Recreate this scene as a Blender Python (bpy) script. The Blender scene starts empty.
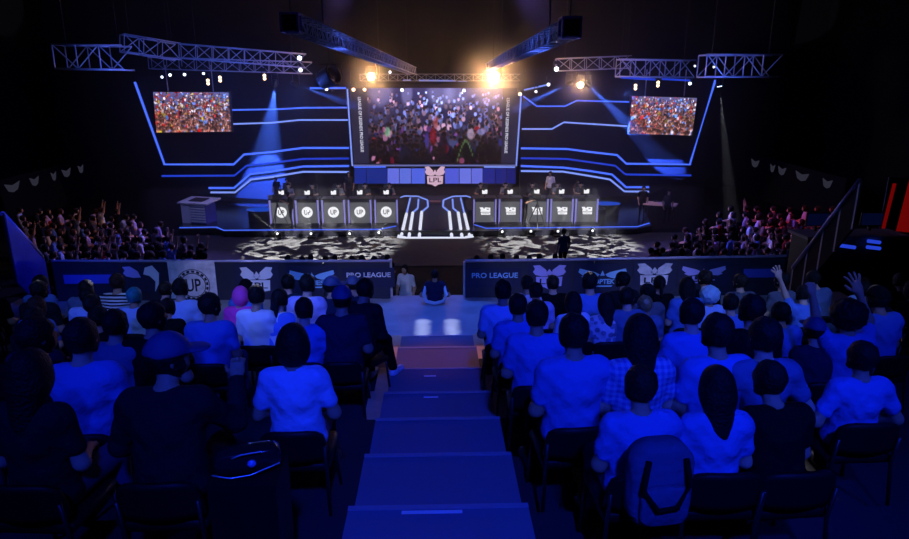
import bpy, bmesh, math, random
import numpy as np
from mathutils import Vector, Matrix
random.seed(11); rng = np.random.default_rng(5)
scene = bpy.context.scene
COL = scene.collection
PI = math.pi
# ------------------------------------------------------------------ camera
CAMZ = 6.75; F = 640.0; W, H = 909, 539
PITCH = math.radians(15.67); YAW = math.radians(1.66)
cam_d = bpy.data.cameras.new('camera'); cam = bpy.data.objects.new('camera', cam_d); COL.objects.link(cam)
cam.location = (0, 0, CAMZ)
cam.rotation_euler = (PI/2 - PITCH, 0, -YAW)
cam_d.sensor_width = 36.0; cam_d.lens = 36.0*F/W; cam_d.clip_end = 300; cam_d.clip_start = 0.05
scene.camera = cam
CR = cam.rotation_euler.to_matrix()
CO = Vector((0, 0, CAMZ))
def ray(px, py): return CR @ Vector(((px-W/2)/F, (H/2-py)/F, -1.0))
def PY(px, py, Y):
    d = ray(px, py); return CO + d*(Y/d.y)
def PZ(px, py, Z):
    d = ray(px, py); return CO + d*((Z-CAMZ)/d.z)
def PP(px, py, p0, n):
    d = ray(px, py); return CO + d*((Vector(p0)-CO).dot(n)/d.dot(n))
def proj(p):
    v = CR.transposed() @ (Vector(p)-CO)
    if v.z > -0.05: return None
    return (W/2 + F*v.x/-v.z, H/2 - F*v.y/-v.z, -v.z)
# ------------------------------------------------------------------ materials
MATS = {}
def lin(c):
    return tuple(((x/12.92) if x <= 0.04045 else ((x+0.055)/1.055)**2.4) for x in (v/255.0 for v in c))
def mat(name, rgb, rough=0.6, metal=0.0, bump=0.0, bscale=40.0, var=0.0, emis=None, estr=0.0, spec=0.5, bdist=0.02):
    if name in MATS: return MATS[name]
    m = bpy.data.materials.new(name); m.use_nodes = True
    nt = m.node_tree; b = nt.nodes['Principled BSDF']
    b.inputs['Base Color'].default_value = (*rgb, 1); b.inputs['Roughness'].default_value = rough
    b.inputs['Metallic'].default_value = metal
    b.inputs['Specular IOR Level'].default_value = spec
    if emis is not None:
        b.inputs['Emission Color'].default_value = (*emis, 1); b.inputs['Emission Strength'].default_value = estr
    if bump or var:
        tc = nt.nodes.new('ShaderNodeTexCoord'); ns = nt.nodes.new('ShaderNodeTexNoise')
        ns.inputs['Scale'].default_value = bscale; ns.inputs['Detail'].default_value = 3
        nt.links.new(tc.outputs['Object'], ns.inputs['Vector'])
        if bump:
            bp = nt.nodes.new('ShaderNodeBump'); bp.inputs['Strength'].default_value = bump; bp.inputs['Distance'].default_value = bdist
            nt.links.new(ns.outputs['Fac'], bp.inputs['Height']); nt.links.new(bp.outputs['Normal'], b.inputs['Normal'])
        if var:
            mx = nt.nodes.new('ShaderNodeMix'); mx.data_type = 'RGBA'
            mx.inputs['A'].default_value = (*[c*(1-var) for c in rgb], 1); mx.inputs['B'].default_value = (*[min(1, c*(1+var)) for c in rgb], 1)
            nt.links.new(ns.outputs['Fac'], mx.inputs['Factor']); nt.links.new(mx.outputs['Result'], b.inputs['Base Color'])
    MATS[name] = m; return m
def emit(name, rgb, s):
    if name in MATS: return MATS[name]
    m = bpy.data.materials.new(name); m.use_nodes = True; nt = m.node_tree
    for n in list(nt.nodes): nt.nodes.remove(n)
    o = nt.nodes.new('ShaderNodeOutputMaterial'); e = nt.nodes.new('ShaderNodeEmission')
    e.inputs['Color'].default_value = (*rgb, 1); e.inputs['Strength'].default_value = s
    nt.links.new(e.outputs[0], o.inputs['Surface'])
    MATS[name] = m; return m
def cloth_pattern(name, a, b, kind, scale):
    if name in MATS: return MATS[name]
    m = mat(name, a, 0.9, bump=0.7, bscale=8, bdist=.05, spec=.06); nt = m.node_tree; bs = nt.nodes['Principled BSDF']
    tc = nt.nodes.new('ShaderNodeTexCoord'); mx = nt.nodes.new('ShaderNodeMix'); mx.data_type = 'RGBA'
    mx.inputs['A'].default_value = (*a, 1); mx.inputs['B'].default_value = (*b, 1)
    def wave(d, sc):
        w = nt.nodes.new('ShaderNodeTexWave'); w.bands_direction = d; w.inputs['Scale'].default_value = sc
        nt.links.new(tc.outputs['Object'], w.inputs['Vector'])
        g = nt.nodes.new('ShaderNodeMath'); g.operation = 'GREATER_THAN'; g.inputs[1].default_value = 0.5
        nt.links.new(w.outputs['Fac'], g.inputs[0]); return g
    if kind == 'stripe':
        nt.links.new(wave('Z', scale).outputs[0], mx.inputs['Factor'])
    elif kind == 'plaid':
        p, q = wave('Z', scale), wave('X', scale)
        ad = nt.nodes.new('ShaderNodeMath'); ad.operation = 'MULTIPLY_ADD'; ad.inputs[1].default_value = 0.5; 
        hm = nt.nodes.new('ShaderNodeMath'); hm.operation = 'MULTIPLY'; hm.inputs[1].default_value = 0.5
        nt.links.new(q.outputs[0], hm.inputs[0]); nt.links.new(p.outputs[0], ad.inputs[0]); nt.links.new(hm.outputs[0], ad.inputs[2])
        nt.links.new(ad.outputs[0], mx.inputs['Factor'])
    elif kind == 'print':
        v = nt.nodes.new('ShaderNodeTexVoronoi'); v.inputs['Scale'].default_value = scale
        nt.links.new(tc.outputs['Object'], v.inputs['Vector'])
        g = nt.nodes.new('ShaderNodeMath'); g.operation = 'GREATER_THAN'; g.inputs[1].default_value = 0.45
        nt.links.new(v.outputs['Distance'], g.inputs[0]); nt.links.new(g.outputs[0], mx.inputs['Factor'])
    nt.links.new(mx.outputs['Result'], bs.inputs['Base Color'])
    return m
# ------------------------------------------------------------------ mesh helpers
def link(o, parent=None):
    COL.objects.link(o)
    if parent is not None: o.parent = parent
    return o
def tag(o, label=None, cat=None, group=None, kind=None):
    if label: o['label'] = label
    if cat: o['category'] = cat
    if group: o['group'] = group
    if kind: o['kind'] = kind
    return o
def empty(name, loc, label, cat, rz=0, group=None):
    o = bpy.data.objects.new(name, None); o.location = loc; o.rotation_euler = (0, 0, rz); o.empty_display_size = .1
    COL.objects.link(o); return tag(o, label, cat, group)
class MB:
    def __init__(s): s.v = []; s.f = []; s.mi = []
    def add(s, vs, fs, mi=0):
        n = len(s.v); s.v += [tuple(v) for v in vs]; s.f += [tuple(i+n for i in f) for f in fs]; s.mi += [mi]*len(fs); return s
    def box(s, c, d, rot=None, mi=0, taper=1.0):
        x, y, z = d[0]/2, d[1]/2, d[2]/2; t = taper
        vs = [Vector(p) for p in ((-x,-y,-z),(x,-y,-z),(x,y,-z),(-x,y,-z),(-x*t,-y*t,z),(x*t,-y*t,z),(x*t,y*t,z),(-x*t,y*t,z))]
        if rot is not None: vs = [rot @ v for v in vs]
        return s.add([v+Vector(c) for v in vs], [(3,2,1,0),(4,5,6,7),(0,1,5,4),(1,2,6,5),(2,3,7,6),(3,0,4,7)], mi)
    def rbox(s, c, d, r, rot=None, mi=0, seg=3):
        # box rounded in its local XZ outline
        x, y, z = d[0]/2, d[1]/2, d[2]/2; pts = []
        for (cx, cz, a0) in ((x-r, z-r, 0), (-x+r, z-r, PI/2), (-x+r, -z+r, PI), (x-r, -z+r, 1.5*PI)):
            for k in range(seg+1):
                a = a0 + k*PI/2/seg; pts.append((cx+r*math.cos(a), cz+r*math.sin(a)))
        e = min(r, y)*0.35; n = len(pts); vs = []
        for yy, q in ((-y, 1-e/max(x, z)), (-y+e, 1), (y-e, 1), (y, 1-e/max(x, z))):
            vs += [Vector((p[0]*q, yy, p[1]*q)) for p in pts]
        if rot is not None: vs = [rot @ v for v in vs]
        fs = []
        for k in range(3):
            fs += [(k*n+i, k*n+(i+1) % n, (k+1)*n+(i+1) % n, (k+1)*n+i) for i in range(n)]
        fs += [tuple(range(n))[::-1], tuple(range(3*n, 4*n))]
        return s.add([v+Vector(c) for v in vs], fs, mi)
    def tube(s, pts, r, n=8, mi=0, cap=True):
        pts = [Vector(p) for p in pts]; rs = r if isinstance(r, (list, tuple)) else [r]*len(pts)
        vs = []
        for i, p in enumerate(pts):
            t = (pts[min(i+1, len(pts)-1)]-pts[max(i-1, 0)]).normalized()
            up = Vector((0, 0, 1)) if abs(t.z) < .95 else Vector((1, 0, 0))
            a = t.cross(up).normalized(); b = t.cross(a)
            vs += [p + (a*math.cos(2*PI*k/n)+b*math.sin(2*PI*k/n))*rs[i] for k in range(n)]
        fs = []
        for i in range(len(pts)-1):
            fs += [(i*n+k, i*n+(k+1) % n, (i+1)*n+(k+1) % n, (i+1)*n+k) for k in range(n)]
        if cap: fs += [tuple(range(n))[::-1], tuple(range((len(pts)-1)*n, len(pts)*n))]
        return s.add(vs, fs, mi)
    def lathe(s, prof, M, n=16, mi=0):
        # prof: list of (r, z) along local Z
        vs = []; fs = []
        for r, z in prof: vs += [M @ Vector((r*math.cos(2*PI*k/n), r*math.sin(2*PI*k/n), z)) for k in range(n)]
        for i in range(len(prof)-1):
            fs += [(i*n+k, i*n+(k+1) % n, (i+1)*n+(k+1) % n, (i+1)*n+k) for k in range(n)]
        fs += [tuple(range(n))[::-1], tuple(range((len(prof)-1)*n, len(prof)*n))]
        return s.add(vs, fs, mi)
    def prism(s, poly, off, mi=0):
        off = Vector(off); n = len(poly); p = [Vector(q) for q in poly]
        return s.add(p+[q+off for q in p], [tuple(range(n))[::-1], tuple(range(n, 2*n))]+[(i, (i+1) % n, n+(i+1) % n, n+i) for i in range(n)], mi)
    def mesh(s, name, mats=(), smooth=False):
        me = bpy.data.meshes.new(name); me.from_pydata(s.v, [], s.f)
        for m in (mats if isinstance(mats, (list, tuple)) else [mats]): me.materials.append(m)
        if any(s.mi): me.polygons.foreach_set('material_index', s.mi)
        bm = bmesh.new(); bm.from_mesh(me); bmesh.ops.recalc_face_normals(bm, faces=bm.faces); bm.to_mesh(me); bm.free()
        if smooth: me.polygons.foreach_set('use_smooth', [True]*len(me.polygons))
        me.update(); return me
    def build(s, name, mats, parent=None, smooth=False):
        return link(bpy.data.objects.new(name, s.mesh(name, mats, smooth)), parent)
def struct(o): o['kind'] = 'structure'; return o
def text_mesh(txt, size, depth=0.004, bold=0.0):
    c = bpy.data.curves.new('lettering', 'FONT'); c.body = txt; c.size = size; c.extrude = depth; c.offset = bold
    c.align_x = 'CENTER'; c.align_y = 'CENTER'; c.resolution_u = 3
    o = bpy.data.objects.new('lettering', c); COL.objects.link(o)
    dg = bpy.context.evaluated_depsgraph_get(); me = bpy.data.meshes.new_from_object(o.evaluated_get(dg))
    bpy.data.objects.remove(o); bpy.data.curves.remove(c); return me
def text_obj(name, txt, size, M, m, parent=None, fit=None, bold=0.0):
    me = text_mesh(txt, size, bold=bold)
    if fit:
        n = len(me.vertices); co = np.empty(n*3); me.vertices.foreach_get('co', co); co = co.reshape(-1, 3)
        co[:, 0] *= fit[0]/max(1e-6, np.ptp(co[:, 0])); co[:, 1] *= fit[1]/max(1e-6, np.ptp(co[:, 1]))
        co[:, 1] -= (co[:, 1].max()+co[:, 1].min())/2; me.vertices.foreach_set('co', co.ravel())
    me.transform(M); me.materials.clear(); me.materials.append(m)
    return link(bpy.data.objects.new(name, me), parent)
def face_M(c, nx=(1, 0, 0), ny=(0, 0, 1)):
    # local xy plane -> plane spanned by nx, ny at c; local z = nx x ny
    nx = Vector(nx).normalized(); ny = Vector(ny).normalized(); nz = nx.cross(ny)
    M = Matrix((nx, ny, nz)).transposed().to_4x4(); M.translation = Vector(c); return M
def copy_tree(o, parent=None):
    c = o.copy(); COL.objects.link(c)
    if parent is not None: c.parent = parent
    for ch in o.children: copy_tree(ch, c)
    return c
# ------------------------------------------------------------------ people: one continuous surface grown from rounded limbs
def smin(a, b, k):
    h = np.maximum(k-np.abs(a-b), 0.0)/k; return np.minimum(a, b)-h*h*k*0.25
def d_cap(P, a, b, ra, rb, sx=1.0):
    a = np.array(a, float); b = np.array(b, float); c = (a+b)/2
    Q = P.copy()
    if sx != 1.0:
        Q[..., 0] = c[0]+(Q[..., 0]-c[0])/sx
    ab = b-a; h = np.clip(((Q-a)@ab)/max(ab@ab, 1e-9), 0, 1)
    return np.linalg.norm(Q-a-h[..., None]*ab, axis=-1)-(ra+(rb-ra)*h)
def d_ell(P, c, r):
    q = (P-np.array(c))/np.array(r); k0 = np.linalg.norm(q, axis=-1); k1 = np.linalg.norm(q/np.array(r), axis=-1)
    return k0*(k0-1)/np.maximum(k1, 1e-6)
def surface_nets(fn, lo, hi, h):
    lo = np.array(lo, float)-2*h; hi = np.array(hi, float)+2*h
    n = np.ceil((hi-lo)/h).astype(int)+1
    ax = [lo[i]+h*np.arange(n[i]) for i in range(3)]
    P = np.stack(np.meshgrid(*ax, indexing='ij'), -1)
    v = fn(P); s = v < 0
    nc = n-1; cnt = np.zeros(nc); acc = np.zeros((*nc, 3))
    corner = lambda A, d: A[d[0]:d[0]+nc[0], d[1]:d[1]+nc[1], d[2]:d[2]+nc[2]]
    for axis in range(3):
        o1, o2 = [i for i in range(3) if i != axis]
        for u in (0, 1):
            for w in (0, 1):
                d0 = [0, 0, 0]; d0[o1] = u; d0[o2] = w; d1 = list(d0); d1[axis] = 1
                a, b = corner(v, d0), corner(v, d1); x = (a < 0) != (b < 0)
                t = np.where(x, a/np.where(x, a-b, 1), 0)
                pt = np.zeros((*nc, 3)); pt[..., o1] = u; pt[..., o2] = w; pt[..., axis] = t
                acc += pt*x[..., None]; cnt += x
    act = cnt > 0; idx = -np.ones(nc, int); idx[act] = np.arange(act.sum())
    base = np.stack(np.meshgrid(*[ax[i][:-1] for i in range(3)], indexing='ij'), -1)
    V = (base+h*acc/np.maximum(cnt, 1)[..., None])[act]
    faces = []
    for axis in range(3):
        o1, o2 = [(1, 2), (2, 0), (0, 1)][axis]
        sl0 = [slice(1, nc[i]) for i in range(3)]; sl0[axis] = slice(0, nc[axis])
        a = s[tuple(slice(sl.start, sl.stop) for sl in sl0)]
        sl1 = list(sl0); sl1[axis] = slice(1, nc[axis]+1); b = s[tuple(sl1)]
        def cell(d1, d2):
            sl = [None]*3; sl[axis] = slice(0, nc[axis]); sl[o1] = slice(1-d1, nc[o1]-d1); sl[o2] = slice(1-d2, nc[o2]-d2); return idx[tuple(sl)]
        q = np.stack([cell(1, 1), cell(0, 1), cell(0, 0), cell(1, 0)], -1)
        m1 = a & ~b; m2 = ~a & b
        faces.append(q[m1]); faces.append(q[m2][:, ::-1])
    Fc = np.concatenate(faces); Fc = Fc[(Fc >= 0).all(1)]
    return V, Fc
def np_mesh(name, V, Fc, nmat=1, mi=None):
    me = bpy.data.meshes.new(name); me.from_pydata(V.tolist(), [], Fc.tolist())
    for _ in range(nmat): me.materials.append(DEFAULT)
    if mi is not None: me.polygons.foreach_set('material_index', mi)
    me.polygons.foreach_set('use_smooth', [True]*len(me.polygons)); me.update(); return me
DEFAULT = mat('skin_mid', (0.42, 0.24, 0.15), 0.6, bump=.05, spec=.2)
def rotx(p, c, a):
    p = np.array(p, float)-c; s, k = math.sin(a), math.cos(a); return np.array((p[0], p[1]*k-p[2]*s, p[1]*s+p[2]*k))+c
HANDS = {}
def hand_mesh(kind, h):
    if (kind, h) in HANDS: return HANDS[(kind, h)]
    curl = {'open': .10, 'relaxed': .55, 'fist': 1.25}[kind]; spread = {'open': .34, 'relaxed': .06, 'fist': .02}[kind]
    chains = []
    for x, L, sp in ((-.030, .076, -1.2), (-.010, .086, -.3), (.011, .080, .5), (.030, .062, 1.4)):
        p = np.array((x, .085, 0.0)); a = 0.0; pts = [np.array((x*.7, .04, 0)), p]
        for sg in (.45, .32, .26):
            a += curl*(.9 if sg > .4 else 1.1)
            d = np.array((math.sin(sp*spread)*math.cos(a), math.cos(a)*math.cos(sp*spread), -math.sin(a))); p = p+d*L*sg; pts.append(p)
        chains.append((pts, .0095))
    t0 = np.array((-.028, .025, -.005)); t1 = t0+np.array((-.028, .032, -.012)); t2 = t1+np.array((-.012, .030, -.006-.02*curl))
    chains.append(([t0, t1, t2], .0115))
    def fn(P):
        d = d_ell(P, (0, .05, 0), (.043, .052, .0175)); d = smin(d, d_cap(P, (0, -.045, 0), (0, .02, 0), .026, .028), .02)
        for pts, r in chains:
            for i in range(len(pts)-1): d = smin(d, d_cap(P, pts[i], pts[i+1], r, r*.93), .006)
        return d
    HANDS[(kind, h)] = surface_nets(fn, (-.11, -.07, -.12), (.11, .19, .035), h); return HANDS[(kind, h)]
def make_proto(h=.014, hh=.0065, lean=0., yaw=0., nod=0., stand=False, fem=False, hair='short', hand=('relaxed', 'relaxed'),
               elbow=((-.08, .02, -.28), (.08, .02, -.28)), wrist=((.05, .26, -.34), (-.05, .26, -.34)), palm=((0, 0, 1), (0, 0, 1)),
               knee=None, ankle=None, sleeve=.62, small=False, coat=False):
    hz = .93 if stand else .55; hip = np.array((0, -.02, hz)); w = .9 if fem else 1.0
    U = lambda p: rotx(np.array(p, float)+np.array((0, 0, hz-.55)), hip, -lean)
    chest = U((0, -.04, .86)); waist = U((0, -.03, .68)); shl = U((-.155*w, -.045, .985)); shr = U((.155*w, -.045, .985)); nb = U((0, -.04, 1.02))
    hc = U((0, .0+.02, 1.198)); hc = hc+np.array((0, .03*nod*6, -.02*abs(nod)*4)); nt_ = hc+np.array((0, -.01, -.06))
    cy, sy, cn, sn = math.cos(yaw), math.sin(yaw), math.cos(nod+lean*.45), math.sin(nod+lean*.45)
    Rz = np.array(((cy, -sy, 0), (sy, cy, 0), (0, 0, 1))); Rx = np.array(((1, 0, 0), (0, cn, sn), (0, -sn, cn))); R = Rz@Rx
    HL = lambda P: (P-hc)@R       # into head frame
    K = knee or (((-.12, .42, .50), (.12, .42, .50)) if not stand else ((-.10, .03, .50), (.10, .03, .50)))
    A = ankle or (((-.13, .40, .09), (.13, .40, .09)) if not stand else ((-.12, -.02, .09), (.12, -.02, .09)))
    el = [shl+np.array(elbow[0]), shr+np.array(elbow[1])]; wr = [el[0]*0+shl+np.array(wrist[0]), shr+np.array(wrist[1])]
    S = [shl+np.array((-.025*w, 0, -.02)), shr+np.array((.025*w, 0, -.02))]
    hp = [np.array((-.09, 0, hz-.02)), np.array((.09, 0, hz-.02))]
    def torso(P, g=0., hem=0.):
        d = d_cap(P, waist, chest, .108*w+g, .128*w+g, 1.32)
        d = smin(d, d_cap(P, hip+np.array((0, 0, .0)), waist, .125+g+hem, .108*w+g+hem*.5, 1.3), .06)
        return smin(d, d_cap(P, shl, shr, .068*w+g, .068*w+g), .07)
    def upper(P, i, g=0., q=1.0):
        e = S[i]+(el[i]-S[i])*q; return d_cap(P, S[i], e, .058*w+g, (.058-.014*q)*w+g)
    def head(P, g=0.):
        q = HL(P); d = d_ell(q, (0, -.005, .012), (.078+g, .098+g, .108+g))
        return smin(d, d_ell(q, (0, .03, -.05), (.058+g, .066+g, .062+g)), .04)
    def legs(P, g=0., lo=1.0):
        d = None
        for i in (0, 1):
            a, k, n = np.array(hp[i]), np.array(K[i]), np.array(A[i]); e = k+(n-k)*lo
            x = smin(d_cap(P, a, k, .088+g, .062+g), d_cap(P, k, e, .060+g, .060-.02*lo+g), .03)
            d = x if d is None else smin(d, x, .015)
        return d
    def feet(P, g=0., ii=(0, 1)):
        d = None
        for i in ii:
            n = np.array(A[i]); x = smin(d_cap(P, n+np.array((0, -.03, -.045)), n+np.array(((-.02, .02)[i], .17, -.055)), .036+g, .034+g), d_cap(P, n, n+np.array((0, 0, -.04)), .04+g, .038+g), .02)
            d = x if d is None else np.minimum(d, x)
        return np.maximum(d, -(P[..., 2]-.004+g*.0))
    def body(P):
        d = torso(P); d = smin(d, d_cap(P, nb, nt_, .058*w, .05*w), .035); d = smin(d, head(P), .02); q = HL(P)
        d = smin(d, d_cap(q, (0, .092, .012), (0, .112, -.016), .009, .016), .012)
        for sx in (-1, 1):
            d = smin(d, d_ell(q, (sx*.080, -.005, -.004), (.012, .024, .032)), .01)
            d = np.maximum(d, -(d_ell(q, (sx*.032, .103, .018), (.017, .014, .010))))
            d = smin(d, d_ell(q, (sx*.032, .086, .016), (.013, .013, .013)), .004)
        d = smin(d, d_ell(q, (0, .094, -.052), (.026, .012, .010)), .008)
        for i in (0, 1):
            d = smin(d, upper(P, i), .035); d = smin(d, d_cap(P, el[i], wr[i], .045*w, .029*w), .03)
        d = smin(d, legs(P), .04); return smin(d, feet(P), .03)
    def hairf(P):
        q = HL(P); d = head(P, .011); d = smin(d, d_ell(q, (0, -.022, .042), (.086, .106, .094)), .03)
        face = d_ell(q, (0, .115, -.035), (.083, .105, .098)); d = np.maximum(d, -face)
        if hair in ('short', 'cap', 'bald'):
            d = np.maximum(d, -(q[..., 2]+.088+.42*np.maximum(q[..., 1], -.06)))
            if hair == 'cap': d = np.maximum(d, q[..., 2]-.035)
            d = d+.006*np.sin(q[..., 0]*70)*np.sin(q[..., 1]*60+1)*np.sin(q[..., 2]*55)
        elif hair == 'bob':
            x = np.maximum(d_ell(q, (0, -.03, -.03), (.112, .102, .135)), -d_ell(q, (0, .125, -.06), (.086, .14, .15))); d = smin(d, x, .03)
            d = np.maximum(d, -(q[..., 2]+.135))
        elif hair == 'long':
            x = np.maximum(d_ell(q, (0, -.03, -.03), (.108, .10, .13)), -d_ell(q, (0, .125, -.06), (.08, .13, .16))); d = smin(d, x, .03)
            d = smin(d, d_cap(q, (0, -.07, -.06), (0, -.125, -.33), .075, .055, 1.25), .04)
        elif hair in ('pony', 'bun'):
            d = np.maximum(d, -(q[..., 2]+.075+.3*np.maximum(q[..., 1], -.06)))
            if hair == 'pony': d = smin(d, d_cap(q, (0, -.11, .03), (0, -.155, -.17), .034, .02), .03)
            else: d = smin(d, d_ell(q, (0, -.075, .105), (.046, .046, .042)), .02)
        elif hair == 'afro':
            x = np.maximum(d_ell(q, (0, -.03, .03), (.145, .145, .14)), -d_ell(q, (0, .14, -.04), (.09, .12, .11))); d = smin(d, x, .02)
            d = d+.012*np.sin(q[..., 0]*60)*np.sin(q[..., 1]*60+1)*np.sin(q[..., 2]*60)
        elif hair == 'hood':
            x = np.maximum(d_ell(q, (0, -.02, -.01), (.115, .13, .145)), -d_ell(q, (0, .14, -.02), (.085, .12, .12))); d = smin(d, x, .02)
        return d
    def capf(P):
        q = HL(P); d = np.maximum(head(P, .024), -(q[..., 2]-.028))
        return smin(d, np.maximum(d_ell(q, (0, .13, .035), (.075, .085, .016)), -(q[..., 1]-.04)), .01)
    def shirt(P):
        d = torso(P, .014, .012)
        for i in (0, 1):
            d = smin(d, upper(P, i, .013, sleeve if not coat else 1.0), .035)
            if coat: d = smin(d, d_cap(P, el[i], el[i]+(wr[i]-el[i])*.93, .058*w, .044*w), .03)
        neck = d_cap(P, nb+np.array((0, .01, .0)), nt_, .052*w+.004, .056)
        d = np.maximum(d, -neck); d = d+.004*np.sin(P[..., 2]*46+P[..., 0]*21)*np.sin(P[..., 0]*30-P[..., 1]*18)
        return np.maximum(d, -(P[..., 2]-(hz-(.06 if not stand else .12))))
    def trousers(P):
        d = smin(legs(P, .011, .93), d_cap(P, hip+np.array((-.05, 0, -.01)), hip+np.array((.05, 0, -.01)), .125, .125), .03)
        return np.maximum(d, P[..., 2]-(hz+.07))
    lo = (-.62, -.45, -.01); top = hz+1.05 if max(wr[0][2], wr[1][2]) > hz+.75 else hz+.86
    xs = [wr[0][0], wr[1][0], el[0][0], el[1][0], -.3, .3, K[0][0]-.1, K[1][0]+.1]; ys = [wr[0][1], wr[1][1], el[0][1], el[1][1], K[0][1], A[0][1]+.2, A[1][1]+.2, -.2, hc[1]+.15]
    lo = (min(xs)-.1, min(ys)-.12, -.005); hi = (max(xs)+.1, max(ys)+.12, top+(.25 if max(wr[0][2], wr[1][2]) > hz+.75 else 0))
    hd = lambda r, dn: ((hc-np.array((r, r, dn))), hc+np.array((r, r, .18)))
    V, Fc = surface_nets(body, lo, hi, h)
    out = {}
    for i in (0, 1):
        hv, hf = hand_mesh(hand[i], hh); d = wr[i]-el[i]; d = d/np.linalg.norm(d); up = np.array(palm[i], float); up = up-d*(up@d); up = up/np.linalg.norm(up)
        x = np.cross(d, up); fl = 1 if i == 1 else -1
        vv = hv.copy()*(1.18 if hand[i] == 'open' else 1.0); vv[:, 0] *= fl; M = np.stack((x, d, up), 0); vv = vv@M+wr[i]
        Fc = np.concatenate((Fc, (hf if fl == 1 else hf[:, ::-1])+len(V))); V = np.concatenate((V, vv))
    if small:
        C = V[Fc].mean(1); mi = np.zeros(len(Fc), int); ts = shirt(C) < .012; tr = (trousers(C) < .01); mi[tr] = 2; mi[ts] = 1
        mi[feet(C) < .012] = 2
        out['body'] = np_mesh('person', V, Fc, 3, mi.tolist())
    else:
        out['body'] = np_mesh('person', V, Fc)
        out['shirt'] = np_mesh('shirt', *surface_nets(shirt, lo, (hi[0], hi[1], hi[2]), h*1.05))
        out['trousers'] = np_mesh('trousers', *surface_nets(trousers, (lo[0], lo[1], 0), (hi[0], hi[1], hz+.15), h*1.2))
        out['shoe'] = [np_mesh('shoe', *surface_nets(lambda P: np.maximum(feet(P, .011, (i,)), -(P[..., 2]-.002)), (A[i][0]-.15, A[i][1]-.15, 0), (A[i][0]+.15, A[i][1]+.3, A[i][2]+.1), h*1.1)) for i in (0, 1)]
    r = .17; dn = .42 if hair == 'long' else .22
    if hair != 'none':
        a, b = hd(r+(.05 if hair in ('pony', 'long') else 0), dn)
        hm = np_mesh('hair', *surface_nets(hairf, a, b, h*.85)); out['hair'] = hm
    if hair == 'cap':
        a, b = hd(.24, .1); out['cap'] = np_mesh('cap', *surface_nets(capf, a, b, h*.8))
    out['headz'] = hc[2]; out['small'] = small
    return out
def slot(o, i, m):
    o.material_slots[i].link = 'OBJECT'; o.material_slots[i].material = m
SKIN = [mat('skin_mid', (0.55, 0.36, 0.27)), mat('skin_light', (0.52, 0.32, 0.22), .6, bump=.05, spec=.2)]
HAIR = mat('hair_black', (0.006, 0.0055, 0.0055), 0.6, bump=.8, bscale=60, spec=.22)
BROWN = mat('hair_brown', (0.03, 0.012, 0.007), 0.6, bump=.8, bscale=60, spec=.22)
SHOE = mat('shoe_dark', (0.02, 0.02, 0.022), .5); SHOEW = mat('shoe_white', (.7, .7, .7), .5)
DENIM = mat('denim', (.05, .07, .14), .85, bump=.2, spec=.08); BLACKC = mat('cloth_black', (.006, .006, .007), .9, bump=.7, bscale=8, bdist=.05, spec=.06)
def place(pr, loc, rz, s, shirt, trousers, hair, label, group=None, skin=None, shoe=None, cap=None):
    o = bpy.data.objects.new('person', pr['body']); COL.objects.link(o); o.location = loc; o.rotation_euler = (0, 0, rz); o.scale = (s, s, s)
    slot(o, 0, skin or SKIN[0]); tag(o, label, 'person', group)
    def ch(n, key, m):
        if key in pr:
            c = bpy.data.objects.new(n, pr[key]); COL.objects.link(c); c.parent = o; slot(c, 0, m); return c
    if pr['small']:
        slot(o, 1, shirt); slot(o, 2, trousers)
    else:
        ch('shirt', 'shirt', shirt); ch('trousers', 'trousers', trousers)
        for sm in pr['shoe']:
            c = bpy.data.objects.new('shoe', sm); COL.objects.link(c); c.parent = o; slot(c, 0, shoe or SHOE)
    ch('hair', 'hair', hair); ch('cap', 'cap', cap or BLACKC)
    return o
UP2 = ((.0, .10, .25), (.0, .10, .25))
P = {}
P['short'] = make_proto()
P['lean'] = make_proto(lean=.22, nod=.05)
P['turn'] = make_proto(yaw=-.6, lean=.05)
P['turn2'] = make_proto(yaw=.5, lean=.08)
P['wide'] = make_proto(lean=-.08, elbow=((-.16, -.02, -.26), (.16, -.02, -.26)), wrist=((.0, .2, -.36), (0, .2, -.36)))
P['long'] = make_proto(fem=True, hair='long')
P['bob'] = make_proto(fem=True, hair='bob', elbow=((-.11, .0, -.26), (.11, .0, -.26)))
P['pony'] = make_proto(fem=True, hair='pony', lean=.12)
P['bun'] = make_proto(fem=True, hair='bun', yaw=.3)
P['cap'] = make_proto(hair='cap', lean=.1)
P['capturn'] = make_proto(hair='cap', lean=.15, yaw=-1.0, coat=True, elbow=((-.12, .03, -.26), (.14, .14, -.2)), wrist=((.05, .22, -.34), (.12, .30, -.02)))
P['afro'] = make_proto(hair='afro'); P['hood'] = make_proto(hair='hood', yaw=.4, fem=True)
P['one_up'] = make_proto(lean=.1, hand=('open', 'relaxed'), elbow=((-.10, .12, .20), (.08, .02, -.28)), wrist=((-.20, .16, .44), (-.05, .26, -.34)), palm=((0, -1, .2), (0, 0, 1)))
P['two_up'] = make_proto(lean=.05, hair='afro', hand=('fist', 'open'), elbow=((-.06, .14, .14), (.12, .12, .14)), wrist=((-.10, .2, .38), (.06, .2, .36)), palm=((0, -1, .2), (0, -1, .2)))
P['sideways'] = make_proto(lean=.25, coat=True, knee=((-.10, .42, .54), (.14, .36, .52)), ankle=((-.06, .36, .09), (.16, .52, .09)))
P['player'] = make_proto(lean=.06, small=True, h=.02, hh=.008, elbow=((-.1, .16, -.22), (.1, .16, -.22)), wrist=((.03, .38, -.2), (-.03, .38, -.2)))
P['stand'] = make_proto(stand=True, small=True, h=.02, hh=.008, elbow=((-.09, .0, -.28), (.09, .0, -.28)), wrist=((-.08, .1, -.52), (.08, .1, -.52)), palm=((-1, 0, 0), (1, 0, 0)))
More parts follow.
